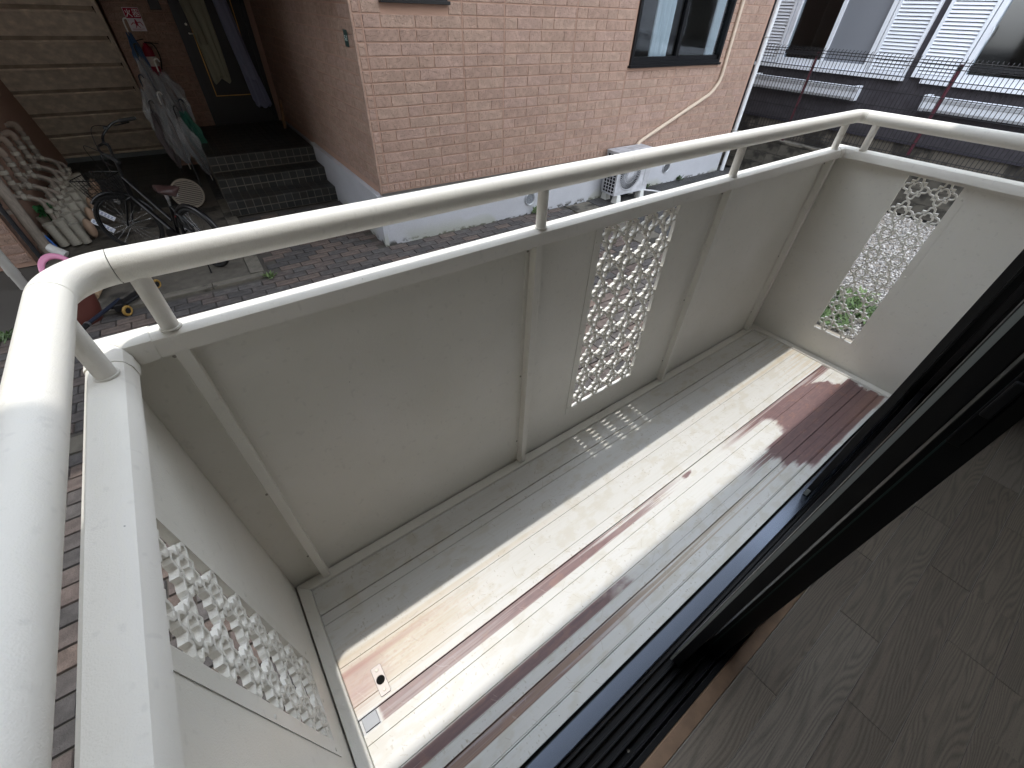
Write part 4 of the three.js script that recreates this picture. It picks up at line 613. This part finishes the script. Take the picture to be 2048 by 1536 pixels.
// ------------------------------------------------------------------ meter pipework on the left wall
{
  const pvc = mat({ color: 0x9d948b, roughness: 0.55, map: rep(gritC, 0.2) }), ins = mat({ color: 0xc4c1b6, roughness: 0.75, map: rep(gritC, 0.12) }), tan = mat({ color: 0xa98f7a, roughness: 0.6 }), tagM = [0, 1].map(k => { const c = document.createElement('canvas'); c.width = 128; c.height = 40; const x = c.getContext('2d'); x.fillStyle = '#dfe4ee'; x.fillRect(0, 0, 128, 40); x.fillStyle = '#4a63a0'; for (let i = 0; i < 6; i++) { x.fillRect(8 + i * 19, 10, 13, 4); x.fillRect(10 + i * 19, 18, 9, 4); x.fillRect(8 + i * 19, 26, 12, 4); } const t = new THREE.CanvasTexture(c); t.colorSpace = THREE.SRGBColorSpace; return mat({ map: t, roughness: 0.6 }); });
  const names = ['nearest to the brick pillar', 'second from the brick pillar', 'third from the brick pillar', 'fourth from the brick pillar', 'deepest, next to the stair foot'];
  for (let k = 0; k < 5; k++) {
    const g = yard('meter_pipework', 'pale water meter pipes and covers, set ' + names[k], 'pipes', -3.50, 0.02, -2.10 - k * 0.44, 0, 'water meter pipework along the left wall');
    const j = 0.93 - 0.02 * (k % 2);
    part('pipe', bent([[-0.05, j, 0], [0.05, j, 0], [0.07, 0.55, 0.01], [0.16, 0.47, 0.03], [0.27, 0.45, 0.05], [0.29, 0.26, 0.06]], 0.026, 0.045, 12), pvc, g);
    for (let q = 0; q < 7; q++) { const y = j - 0.10 - q * 0.052, s = new THREE.CylinderGeometry(q % 3 === 1 ? 0.042 : 0.034, q % 3 === 1 ? 0.042 : 0.034, 0.036, 12); part('union', s, q % 2 ? ins : pvc, g, [0.056 + q * 0.002, y, 0.005]); }
    for (const [x, y, z, rz] of [[0.12, 0.505, 0.02, 0.7], [0.20, 0.463, 0.037, 0.25], [0.285, 0.38, 0.055, -1.5]]) part('union', new THREE.CylinderGeometry(0.037, 0.037, 0.034, 12).rotateZ(Math.PI / 2 - rz), ins, g, [x, y, z]);
    part('elbow_wrap', tube([[-0.02, j + 0.005, 0], [0.04, j, 0], [0.055, j - 0.07, 0.003]], 0.040, 14, 12), mat({ color: 0x8f8175, roughness: 0.8 }), g);
    part('pipe', bent([[-0.04, 0.58, 0.20], [0.12, 0.57, 0.20], [0.24, 0.52, 0.21], [0.25, 0.28, 0.22]], 0.024, 0.05, 12), pvc, g); for (const [x, y] of [[0.05, 0.575], [0.13, 0.56]]) part('union', new THREE.CylinderGeometry(0.034, 0.034, 0.034, 12).rotateZ(1.5), ins, g, [x, y, 0.2]); part('union', new THREE.CylinderGeometry(0.034, 0.034, 0.034, 12), ins, g, [0.247, 0.40, 0.215]);
    for (const [x, z, r, h] of [[0.14, 0.06, 0.052, 0.30], [0.25, 0.09, 0.058, 0.34], [0.36, 0.11, 0.056, 0.31], [0.19, 0.25, 0.05, 0.27], [0.30, 0.27, 0.054, 0.30], [0.40, 0.28, 0.045, 0.24]]) { const c = part('insulated_pipe', cyl([x, 0.02, z], [x - 0.02, h, z], r, r, 16), ins, g); part('cuff', cyl([x - 0.018, h - 0.035, z], [x - 0.021, h + 0.01, z], r + 0.004, r + 0.004, 16), ins, c); }
    part('meter_cover', (() => { const s = new THREE.SphereGeometry(0.1, 18, 12); s.scale(0.5, 1.15, 0.75); s.translate(0.475, 0.13, 0.14); return s; })(), tan, g);
    if (k < 2) { const t = new THREE.Mesh(new THREE.BoxGeometry(0.22, 0.055, 0.003), tagM[k]); t.name = 'tag'; shade(t); t.position.set(0.60, 0.13, 0.13); t.rotation.set(-0.5, 0.3, -0.75); g.add(t); }
  }
  const dp = yard('drain_pipe', 'thick white drain pipe standing beside the brick pillar', 'pipe', -3.415, 0.02, -1.60); part('pipe', cyl([0, 0.10, 0], [0, 2.68, 0], 0.052, 0.052, 20), pvc, dp); part('socket', [cyl([0, 0.0, 0], [0, 0.14, 0], 0.062, 0.062, 20), cyl([0, 0.86, 0], [0, 0.95, 0], 0.06, 0.06, 20)], pvc, dp); part('bracket', bx(-0.14, -0.04, 0.5, 0.54, -0.02, 0.02), pvc, dp); part('branch', cyl([0.02, 0.12, 0.02], [0.13, 0.02, 0.08], 0.045, 0.05, 16), mat({ color: 0xd8d8d6, roughness: 0.5 }), dp);
  const bp = yard('black_hose', 'black rubber pole leaning between drain pipe and brick pillar', 'pole', -3.47, 0.02, -1.44); part('pole', cyl([0, 0, 0], [-0.02, 0.62, -0.03], 0.022, 0.022, 12), mat({ color: 0x17181d, roughness: 0.6 }), bp); part('cap', cyl([-0.02, 0.62, -0.03], [-0.021, 0.65, -0.031], 0.03, 0.03, 12), mat({ color: 0x1d1e22, roughness: 0.6 }), bp);
  const bl = yard('blue_rod', 'thin bright blue rod beside the drain pipe foot', 'rod', -3.32, 0.016, -1.62); part('rod', cyl([0, 0, 0], [-0.06, 0.22, -0.06], 0.012), mat({ color: 0x2c63b4, roughness: 0.5 }), bl); part('tip', cyl([-0.06, 0.22, -0.06], [-0.068, 0.25, -0.068], 0.016), pvc, bl);
  const gp = yard('rain_pipe', 'pale grey rain pipe at the left edge in front of the pillar', 'pipe', -3.60, -0.02, -0.95); part('pipe', cyl([0, 0, 0], [0, 3.0, 0], 0.045, 0.045, 18), mat({ color: 0xb3b0aa, roughness: 0.5 }), gp); part('collar', cyl([0, 0.16, 0], [0, 0.22, 0], 0.05, 0.05, 18), mat({ color: 0xb3b0aa, roughness: 0.5 }), gp);
  const pl = yard('ivy_tuft', 'small green plastic plant tuft among the meter pipes', 'plant', -3.30, 0.42, -1.95); const ls = [], R = rng(4); for (let i = 0; i < 60; i++) { const l = new THREE.PlaneGeometry(0.03, 0.05); l.rotateX(R() * 3); l.rotateY(R() * 6); l.translate((R() - 0.5) * 0.12, (R() - 0.5) * 0.09, (R() - 0.5) * 0.12); ls.push(l); } part('leaves', ls, mat({ color: 0x1f5a2c, roughness: 0.7, side: THREE.DoubleSide }), pl); part('stem', cyl([0, -0.40, 0], [0, 0, 0], 0.008), mat({ color: 0x1d3d20 }), pl);
}
// ------------------------------------------------------------------ toys by the left end
{
  const pink = mat({ color: 0xd98fb0, roughness: 0.45 }), br = mat({ color: 0x5c322b, roughness: 0.5 }), navy = mat({ color: 0x1c2333, roughness: 0.5 }), bk = mat({ color: 0x141416, roughness: 0.55 });
  const ty = yard('ride_on_toy', 'brown ride-on toy with pink handle ring and pink seat', 'toy', -3.02, 0.0, 0.13, 0.3);
  { const S = []; for (const [y, w, d, x] of [[0.0, 0.13, 0.10, -0.04], [0.05, 0.15, 0.115, -0.04], [0.12, 0.13, 0.11, 0.0], [0.20, 0.11, 0.10, 0.03], [0.27, 0.105, 0.10, 0.045]]) { const r = []; for (let i = 0; i < 28; i++) { const a = i / 14 * Math.PI; r.push([x + w * Math.cos(a), y, d * Math.sin(a)]); } S.push(r); } part('body', loft(S, 1.0), br, ty); const c = new THREE.SphereGeometry(0.11, 24, 10, 0, 6.3, 0, 1.57); c.scale(1, 0.55, 1); part('seat', c, pink, ty, [0.045, 0.272, 0]);
    part('handle', [new THREE.TorusGeometry(0.11, 0.021, 10, 32).scale(1, 1.5, 1).rotateX(-0.9).translate(0.05, 0.40, -0.22), cyl([0.05, 0.30, -0.06], [0.05, 0.335, -0.10], 0.03, 0.026, 12)], pink, ty); }
  const bt = yard('blue_tub', 'blue tub half hidden behind the ride-on toy', 'tub', -3.10, 0.014, -0.42); part('tub', new THREE.LatheGeometry([[0, 0], [0.10, 0], [0.125, 0.25], [0.135, 0.26], [0.12, 0.26], [0.095, 0.01], [0, 0.01]].map(p => new THREE.Vector2(...p)), 28), mat({ color: 0x2f6f9f, roughness: 0.5 }), bt);
  const tn = yard('cardboard_tube', 'tan cardboard tube lying inside the pink handle', 'tube', -2.92, 0.05, -0.40, 0.5); part('tube', cyl([-0.14, 0.02, 0.12], [0.14, 0.10, -0.12], 0.045, 0.045, 20), mat({ color: 0xb39a7c, roughness: 0.85 }), tn);
  const sk = yard('kick_scooter', 'folded black kick scooter lying on the pavers beside the toy', 'scooter', -2.85, 0.0, 0.25); 
  part('deck', bx(-0.05, 0.05, 0.0, 0.03, -0.25, 0.25, 0.012).rotateY(-0.7).translate(0.20, 0.055, -0.28), bk, sk); part('steering_tube', cyl([-0.10, 0.16, 0.28], [0.10, 0.12, -0.15], 0.016, 0.018, 14), navy, sk); part('grip', cyl([-0.135, 0.165, 0.36], [-0.10, 0.16, 0.28], 0.021, 0.021, 14), mat({ color: 0x101012, roughness: 0.85 }), sk); part('clamp', cyl([-0.105, 0.16, 0.295], [-0.098, 0.16, 0.275], 0.024, 0.024, 14), mat({ color: 0x8d9094, roughness: 0.3, metalness: 0.8 }), sk); part('hinge', bx(0.05, 0.13, 0.06, 0.13, -0.14, -0.02, 0.01), bk, sk);
  for (const [x, z] of [[0.13, -0.03], [0.38, -0.47]]) { const w = new THREE.Group(); w.name = 'wheel'; w.position.set(x, 0.052, z); w.rotation.y = 0.9; sk.add(w); part('tyre', new THREE.TorusGeometry(0.038, 0.014, 10, 24), mat({ color: 0x9a7a3c, roughness: 0.6 }), w); part('hub', cyl([0, 0, -0.012], [0, 0, 0.012], 0.026, 0.026, 14), bk, w); }
  const sv = yard('silver_tube', 'silver metal tube standing behind the ride-on toy', 'tube', -3.14, 0.014, -0.28); part('tube', cyl([0, 0, 0], [-0.02, 0.32, -0.03], 0.035, 0.035, 18), mat({ color: 0x9b9c98, roughness: 0.35, metalness: 0.7 }), sv);
}
// ------------------------------------------------------------------ air conditioner
{
  const ac = yard('air_conditioner', 'white outdoor air conditioner unit on plastic feet against the grey foundation', 'air conditioner', 3.97, 0.0, 0.19);
  const w = mat({ color: 0xd7dae2, roughness: 0.45, map: rep(gritC, 1.2) }), dk = mat({ color: 0x14171c, roughness: 0.8 }), W = 0.37, D = 0.145;
  part('casing', [bx(-W, W, 0.12, 0.135, -D, D), bx(-W, W, 0.69, 0.71, -D, D), bx(W - 0.012, W, 0.135, 0.69, -D, D), bx(-W, -W + 0.012, 0.135, 0.69, D - 0.03, D), bx(-W, -W + 0.012, 0.135, 0.69, -D, -D + 0.02), bx(-W + 0.012, W - 0.012, 0.135, 0.69, -D, -D + 0.006)], w, ac);
  part('front', (() => { const h = []; for (let i = 0; i < 48; i++) { const a = i / 24 * Math.PI; h.push([-0.08 + 0.222 * Math.cos(a), 0.41 + 0.222 * Math.sin(a)]); } return shapeExtrude(rect(-W + 0.0122, W - 0.0122, 0.136, 0.689), [h], 0.012).translate(0, 0, D - 0.0125); })(), w, ac);
  part('core', bx(-W + 0.02, W - 0.02, 0.14, 0.685, -D + 0.02, D - 0.07), dk, ac); part('top', bx(-W - 0.006, W + 0.006, 0.7105, 0.735, -D - 0.006, D + 0.006, 0.005), w, ac); for (const x of [-0.18, 0, 0.18]) part('top_rib', bx(x - 0.07, x + 0.07, 0.735, 0.739, -D + 0.03, D - 0.03, 0.002), w, ac);
  for (let i = 0; i < 3; i++) part('grille_bar', bx(-W + 0.001, -W + 0.010, 0.136, 0.689, -D + 0.075 + i * 0.06, -D + 0.083 + i * 0.06), w, ac); for (let j = 0; j < 10; j++) part('grille_bar', bx(-W + 0.0015, -W + 0.0095, 0.18 + j * 0.05, 0.188 + j * 0.05, -D + 0.02, D - 0.03), w, ac);
  const gr = new THREE.Group(); gr.name = 'fan_guard'; gr.position.set(-0.08, 0.41, D + 0.004); ac.add(gr); part('hub', new THREE.CylinderGeometry(0.035, 0.035, 0.012, 20).rotateX(Math.PI / 2), w, gr); const bl = tube([[0.03, 0, 0.004], [0.12, 0.03, 0.006], [0.222, 0.10, 0]], 0.0032, 12, 5); for (let i = 0; i < 44; i++) { const s = part('guard_rib', bl, w, gr); s.rotation.z = i / 22 * Math.PI; } part('guard_ring', [new THREE.TorusGeometry(0.23, 0.005, 6, 44), new THREE.TorusGeometry(0.13, 0.003, 6, 36)], w, gr);
  const fan = []; for (let i = 0; i < 3; i++) fan.push(bx(0.03, 0.2, -0.06, 0.06, -0.003, 0.003).rotateX(0.5).rotateZ(i * 2.094)); part('fan', fan.map(g => g.translate(-0.08, 0.41, D - 0.045)), mat({ color: 0x5a5e64, roughness: 0.6 }), ac);
  part('side_cover', bx(W - 0.12, W + 0.012, 0.20, 0.62, D - 0.05, D + 0.008, 0.006), w, ac);
  for (const [x, z] of [[-0.27, 0.12], [0.27, 0.12], [-0.27, -0.12], [0.27, -0.12]]) { const f = [[0.05, 0.06, 0], [0.035, 0.045, 0.118]].map(([a, b, y]) => [[x - a, y, z - b], [x + a, y, z - b], [x + a, y, z + b], [x - a, y, z + b]]); part('foot', loft(f, 0.2), mat({ color: 0xd9dad6, roughness: 0.6 }), ac); }
  const cb = yard('white_cable', 'white flat cable lying on the asphalt beside the air conditioner', 'cable', 4.45, 0, 0.1); part('cable', tube([[-0.09, 0.10, -0.06], [0.1, 0.02, 0.0], [0.28, 0.004, 0.14], [0.40, 0.004, 0.45]], 0.014, 24, 6), mat({ color: 0xe0e0e2, roughness: 0.6 }), cb);
}
// ------------------------------------------------------------------ the boundary wall, mesh fence and dark house on the right
{
  const X = 9.4, g = struct; const bw = thing('block_wall', 'low dark concrete block wall under the mesh fence', 'wall', [X, YG, -2]);
  const cm = [0x8f8d88, 0x86847f, 0x979590].map(c => mat({ color: c, map: rep(concC, 1.3), bumpMap: rep(grit, 0.3), bumpScale: 0.003, roughness: 0.95 }));
  part('core', bx(0.012, 0.138, 0, 0.55, -4.98, 4.98), mat({ color: 0x5d5b57, roughness: 1 }), bw);
  const cg = bx(0, 0.15, 0.003, 0.187, 0.003, 0.393, 0.004); for (let j = 0; j < 3; j++) for (let i = 0; i < 26; i++) { const z = -5.2 + i * 0.396 + (j % 2) * 0.198; if (z + 0.4 > 5.2) continue; part('block', cg, cm[Math.floor(R0() * 3)], bw, [0, j * 0.19, z]); }
  for (let i = 0; i < 10; i++) part('coping', bx(-0.012, 0.162, 0.571, 0.605, -5 + i + 0.003, -4 + i - 0.003, 0.004), kerbM, bw);
  const fe = thing('mesh_fence', 'dark wire mesh fence with maroon posts on the block wall', 'fence', [X + 0.075, YG + 0.605, -2]); const wm = mat({ color: 0x0e0c11, roughness: 0.6 }), pm = mat({ color: 0x4c1f2b, roughness: 0.5, metalness: 0.2 });
  for (const z of [-5.3, -3.28, -1.34, 0.62, 2.6]) part('post', cyl([0.02, -0.03, z + 2], [0.02, 1.29, z + 2], 0.022, 0.022, 12), pm, fe);
  const ws = []; for (let i = 0; i <= 170; i++) { const z = -4.6 + i * 0.054; ws.push(cyl([-0.006, 0.04, z], [-0.006, 1.32, z], 0.0048, 0.0048, 5)); ws.push(cyl([-0.006, 1.32, z], [0.03, 1.345, z], 0.0048, 0.0048, 5)); }
  for (const y of [0.04, 0.115, 0.165, 0.33, 0.52, 0.71, 0.90, 1.09, 1.225, 1.275, 1.31]) ws.push(cyl([-0.012, y, -4.65], [-0.012, y, 4.65], 0.0055, 0.0055, 5)); part('wire_mesh', ws, wm, fe);
  for (const y of [0.14, 1.25]) for (const z of [-3.28, -1.34, 0.62]) part('clip', bx(-0.02, 0.045, y - 0.012, y + 0.012, z + 1.975, z + 2.025, 0.003), wm, fe);
  const h = thing('dark_house', 'dark grey house with white louvred shutters and window boxes behind the fence', 'house', [10.8, YG, -2]);
  const sid = mat({ color: 0x46434a, roughness: 0.8, map: rep(gritC, 0.8), bumpMap: rep(grit, 0.3), bumpScale: 0.002 }), wh = mat({ color: 0xdfe3ea, roughness: 0.5 }), fo = mat({ color: 0xa5a09a, roughness: 0.9, map: rep(concC, 1.6) });
  part('foundation', bx(0.015, 0.3, 0, 0.70, -6, 6), fo, h);
  const wl = (y0, y1, z0, z1) => part('wall', bx(0, 0.2, y0, y1, z0, z1), sid, h); const w1 = [-2.56, -0.92], w2 = [0.40, 2.06], y0 = 1.62, y1 = 2.85;
  wl(0.70, y0, -6, 6); wl(y1, 6, -6, 6); wl(y0, y1, -6, w1[0]); wl(y0, y1, w1[1], w2[0]); wl(y0, y1, w2[1], 6);
  part('drip_rail', bx(-0.02, 0.0, 0.70, 0.73, -6, 6), mat({ color: 0x34323a, roughness: 0.5 }), h); part('roof', bx(-0.5, 4, 6, 6.15, -6.5, 6.5), sid, h); part('room', [bx(2.9, 2.94, 0.75, 3.0, -3.4, 3.2), bx(0.21, 2.89, 0.75, 3.0, -3.4, -3.36), bx(0.21, 2.89, 0.75, 3.0, 3.16, 3.2), bx(0.21, 2.89, 0.75, 3.0, -0.28, -0.24), bx(0.21, 2.89, 0.75, 0.79, -3.35, 3.15), bx(0.21, 2.89, 2.96, 3.0, -3.35, 3.15)], mat({ color: 0x958d84, roughness: 0.95 }), h);
  for (const [a, b] of [w1, w2]) {
    const w = new THREE.Group(); w.name = 'window'; h.add(w); const f = 0.07, m = (a + b) / 2 - 0.0;
    part('frame', [bx(-0.05, 0.10, y0, y0 + 0.10, a, b), bx(-0.05, 0.10, y0 + 0.10, y1, a, a + f), bx(-0.05, 0.10, y0 + 0.10, y1, b - f, b), bx(-0.05, 0.10, y1 - f, y1, a + f, b - f)], wh, w); part('sill', bx(-0.09, 0.0, 1.555, y0 - 0.002, a - 0.44, b + 0.62, 0.006), wh, w); part('mullion', bx(-0.03, 0.03, y0 + 0.10, y1 - f, m - 0.03, m + 0.03), wh, w);
    part('pane', bx(0.018, 0.024, y0 + 0.10, y1 - f, a + f, m - 0.031), darkGlass, w); part('pane', bx(0.010, 0.016, y0 + 0.10, y1 - f, m + 0.031, b - f), mat({ color: 0x7b7f86, roughness: 0.35 }), w);
    part('latch', tube([[-0.06, 2.1, a + f + 0.01], [-0.075, 2.16, a + f + 0.02], [-0.075, 2.26, a + f + 0.02], [-0.06, 2.3, a + f + 0.01]], 0.006, 10, 5), wh, w);
    part('screen_rail', bx(0.0, 0.008, y0 + 0.16, y0 + 0.22, a + f, m - 0.031), mat({ color: 0x1c1d20, roughness: 0.5 }), w);
  }
  const slat = new THREE.BoxGeometry(0.012, 0.037, 1).rotateZ(-0.55);
  for (const [a, b] of [[-2.98, -2.575], [-0.905, -0.31], [-0.21, 0.385], [2.075, 2.6]]) {
    const s = new THREE.Group(); s.name = 'shutter'; h.add(s); part('frame', [bx(-0.06, -0.005, 1.625, 2.85, a, a + 0.045), bx(-0.06, -0.005, 1.625, 2.85, b - 0.045, b), bx(-0.06, -0.005, 1.625, 1.67, a + 0.045, b - 0.045), bx(-0.06, -0.005, 2.805, 2.85, a + 0.045, b - 0.045)], wh, s); part('backing', bx(-0.012, -0.004, 1.67, 2.805, a + 0.045, b - 0.045), mat({ color: 0x83868f, roughness: 0.6 }), s);
    for (let i = 0; i < 24; i++) { const o = part('slat', slat, wh, s, [-0.034, 1.694 + i * 0.047, (a + b) / 2]); o.scale.z = b - a - 0.092; }
  }
  for (const [a, b] of [[-2.90, -0.80], [0.12, 2.3]]) {                   // window boxes with a moulded rim
    const p = new THREE.Group(); p.name = 'window_box'; h.add(p); const pr = [[0.002, 1.21], [-0.14, 1.21], [-0.17, 1.25], [-0.175, 1.34], [-0.19, 1.35], [-0.20, 1.375], [-0.215, 1.395], [-0.215, 1.42], [-0.195, 1.425], [-0.17, 1.40], [-0.16, 1.25], [0.002, 1.25]];
    part('trough', loft([pr.map(([x, y]) => [x, y, a + 0.12 * clamp(1 + (1.40 - y) * 0.4)]), pr.map(([x, y]) => [x, y, b - 0.12])], 0.4), wh, p); for (const z of [a, b]) { const e = pr.map(([x, y]) => [x, y]); part('end_piece', shapeExtrude([[0.002, 1.21], [-0.14, 1.21], [-0.17, 1.25], [-0.175, 1.34], [-0.215, 1.395], [-0.215, 1.425], [0.002, 1.425]].map(([x, y]) => [x, y]), [], 0.06, 0.006).translate(0, 0, z === a ? a + 0.05 : b - 0.11), wh, p); }
    part('soil', bx(-0.165, 0.0, 1.28, 1.33, a + 0.14, b - 0.14), mat({ color: 0x2c2622, roughness: 1 }), p);
  }
}
{  // unseen house added to block light coming into the yard from the left
  const lh = yard('added_left_house', 'plain tall unseen house added beyond the left picture edge to shade the yard', 'house', -6.4, -0.02, 2.1);
  part('wall', bx(-2.2, 2.1, 0, 6.2, -1.3, 3.6), mat({ color: 0x8d857b, roughness: 0.9, bumpMap: rep(grit, 0.4), bumpScale: 0.002 }), lh); part('roof', bx(-2.5, 2.35, 6.2, 6.35, -1.5, 3.9), mat({ color: 0x5a5654, roughness: 0.8 }), lh);
  const sm = mat({ color: 0x948c82, roughness: 0.85, map: rep(gritC, 0.9) }), wf = mat({ color: 0xd2d2ce, roughness: 0.5 });
  for (let i = 0; i < 30; i++) part('siding_board', [bx(2.1, 2.116, 0.2 + i * 0.2, 0.392 + i * 0.2, -1.3, 3.6, 0.004), bx(-2.2, 2.116, 0.2 + i * 0.2, 0.392 + i * 0.2, -1.316, -1.3, 0.004)], sm, lh);
  for (const [z, y] of [[0.2, 1.2], [2.0, 1.2], [0.2, 3.8], [2.0, 3.8]]) { const w = new THREE.Group(); w.name = 'window'; lh.add(w); part('frame', [bx(2.10, 2.15, y, y + 0.06, z, z + 0.9), bx(2.10, 2.15, y + 1.0, y + 1.06, z, z + 0.9), bx(2.10, 2.15, y + 0.06, y + 1.0, z, z + 0.06), bx(2.10, 2.15, y + 0.06, y + 1.0, z + 0.84, z + 0.9)], wf, w); part('pane', bx(2.117, 2.125, y + 0.06, y + 1.0, z + 0.06, z + 0.84), mat({ color: 0x7c848a, roughness: 0.12 }), w); }
}
// ------------------------------------------------------------------ weeds
{
  const gm = [0x56703f, 0x667d48, 0x445c33].map(c => new THREE.MeshPhysicalMaterial({ color: c, roughness: 0.75, side: THREE.DoubleSide, transmission: 0.25, thickness: 0 }));
  const R = rng(91), leaf = (l, w) => { const s = new THREE.Shape(); s.moveTo(0, 0); s.quadraticCurveTo(w, l * 0.45, 0, l); s.quadraticCurveTo(-w, l * 0.45, 0, 0); return new THREE.ShapeGeometry(s, 3); };
  const weed = (name, label, pos, r, hgt, n, group) => { const g = thing(name, label, 'plant', pos, R() * 6, group), L = []; for (let i = 0; i < n; i++) { const a = R() * 6.28, q = r * Math.sqrt(R()), l = leaf(0.05 + 0.05 * R(), 0.022); l.rotateX(-0.5 - R() * 0.9); l.rotateY(a); l.translate(q * Math.cos(a * 1.7), hgt * R() * (1 - q / r * 0.6), q * Math.sin(a * 1.7)); L.push(l); } part('leaves', L, gm[Math.floor(R() * 3)], g); const st = []; for (let i = 0; i < 7; i++) { const a = i * 0.9; st.push(cyl([0, 0, 0], [r * 0.5 * Math.cos(a), hgt * 0.8, r * 0.5 * Math.sin(a)], 0.003, 0.002, 5)); } part('stems', st, gm[0], g); };
  const spots = [[5.75, -0.10, 0.16, 0.14, 'leafy weed farthest along the gravel'], [5.48, -0.20, 0.20, 0.20, 'largest leafy weed in the gravel seen through the end lattice'], [5.15, -0.28, 0.15, 0.13, 'leafy weed at the left side of the gravel patch'], [5.30, -0.02, 0.17, 0.12, 'low leafy weed in the middle of the gravel patch'], [5.02, -0.08, 0.15, 0.10, 'leafy weed at the near edge of the gravel'], [5.42, 0.12, 0.14, 0.14, 'dark leafy weed close to the house wall'], [4.92, -0.40, 0.14, 0.16, 'leafy weed where gravel meets the pale path']];
  for (const [x, z, r, h, l] of spots) weed('weed', l, [x, YG - 0.01, z], r, h, 150, 'weeds in the gravel');
  weed('grass_tuft', 'small green grass tuft below the round foundation vent', Wp(2.27, 0, 0.05), 0.06, 0.09, 40); weed('grass_tuft', 'tiny green weed beside the concrete kerb corner', Wp(-1.45, 0, 0.13), 0.035, 0.04, 24); weed('grass_tuft', 'low green weeds at the foot of the grey rain pipe', Wp(-3.62, -0.01, 0.12), 0.09, 0.06, 50);
  for (const [s, l] of [[4.75, 'moss tuft along the foundation behind the air conditioner'], [5.65, 'moss tuft along the foundation near the drain pipe']]) weed('grass_tuft', l, Wp(s, 0, 0.02), 0.06, 0.05, 40);
}
renderer.render(scene, camera);
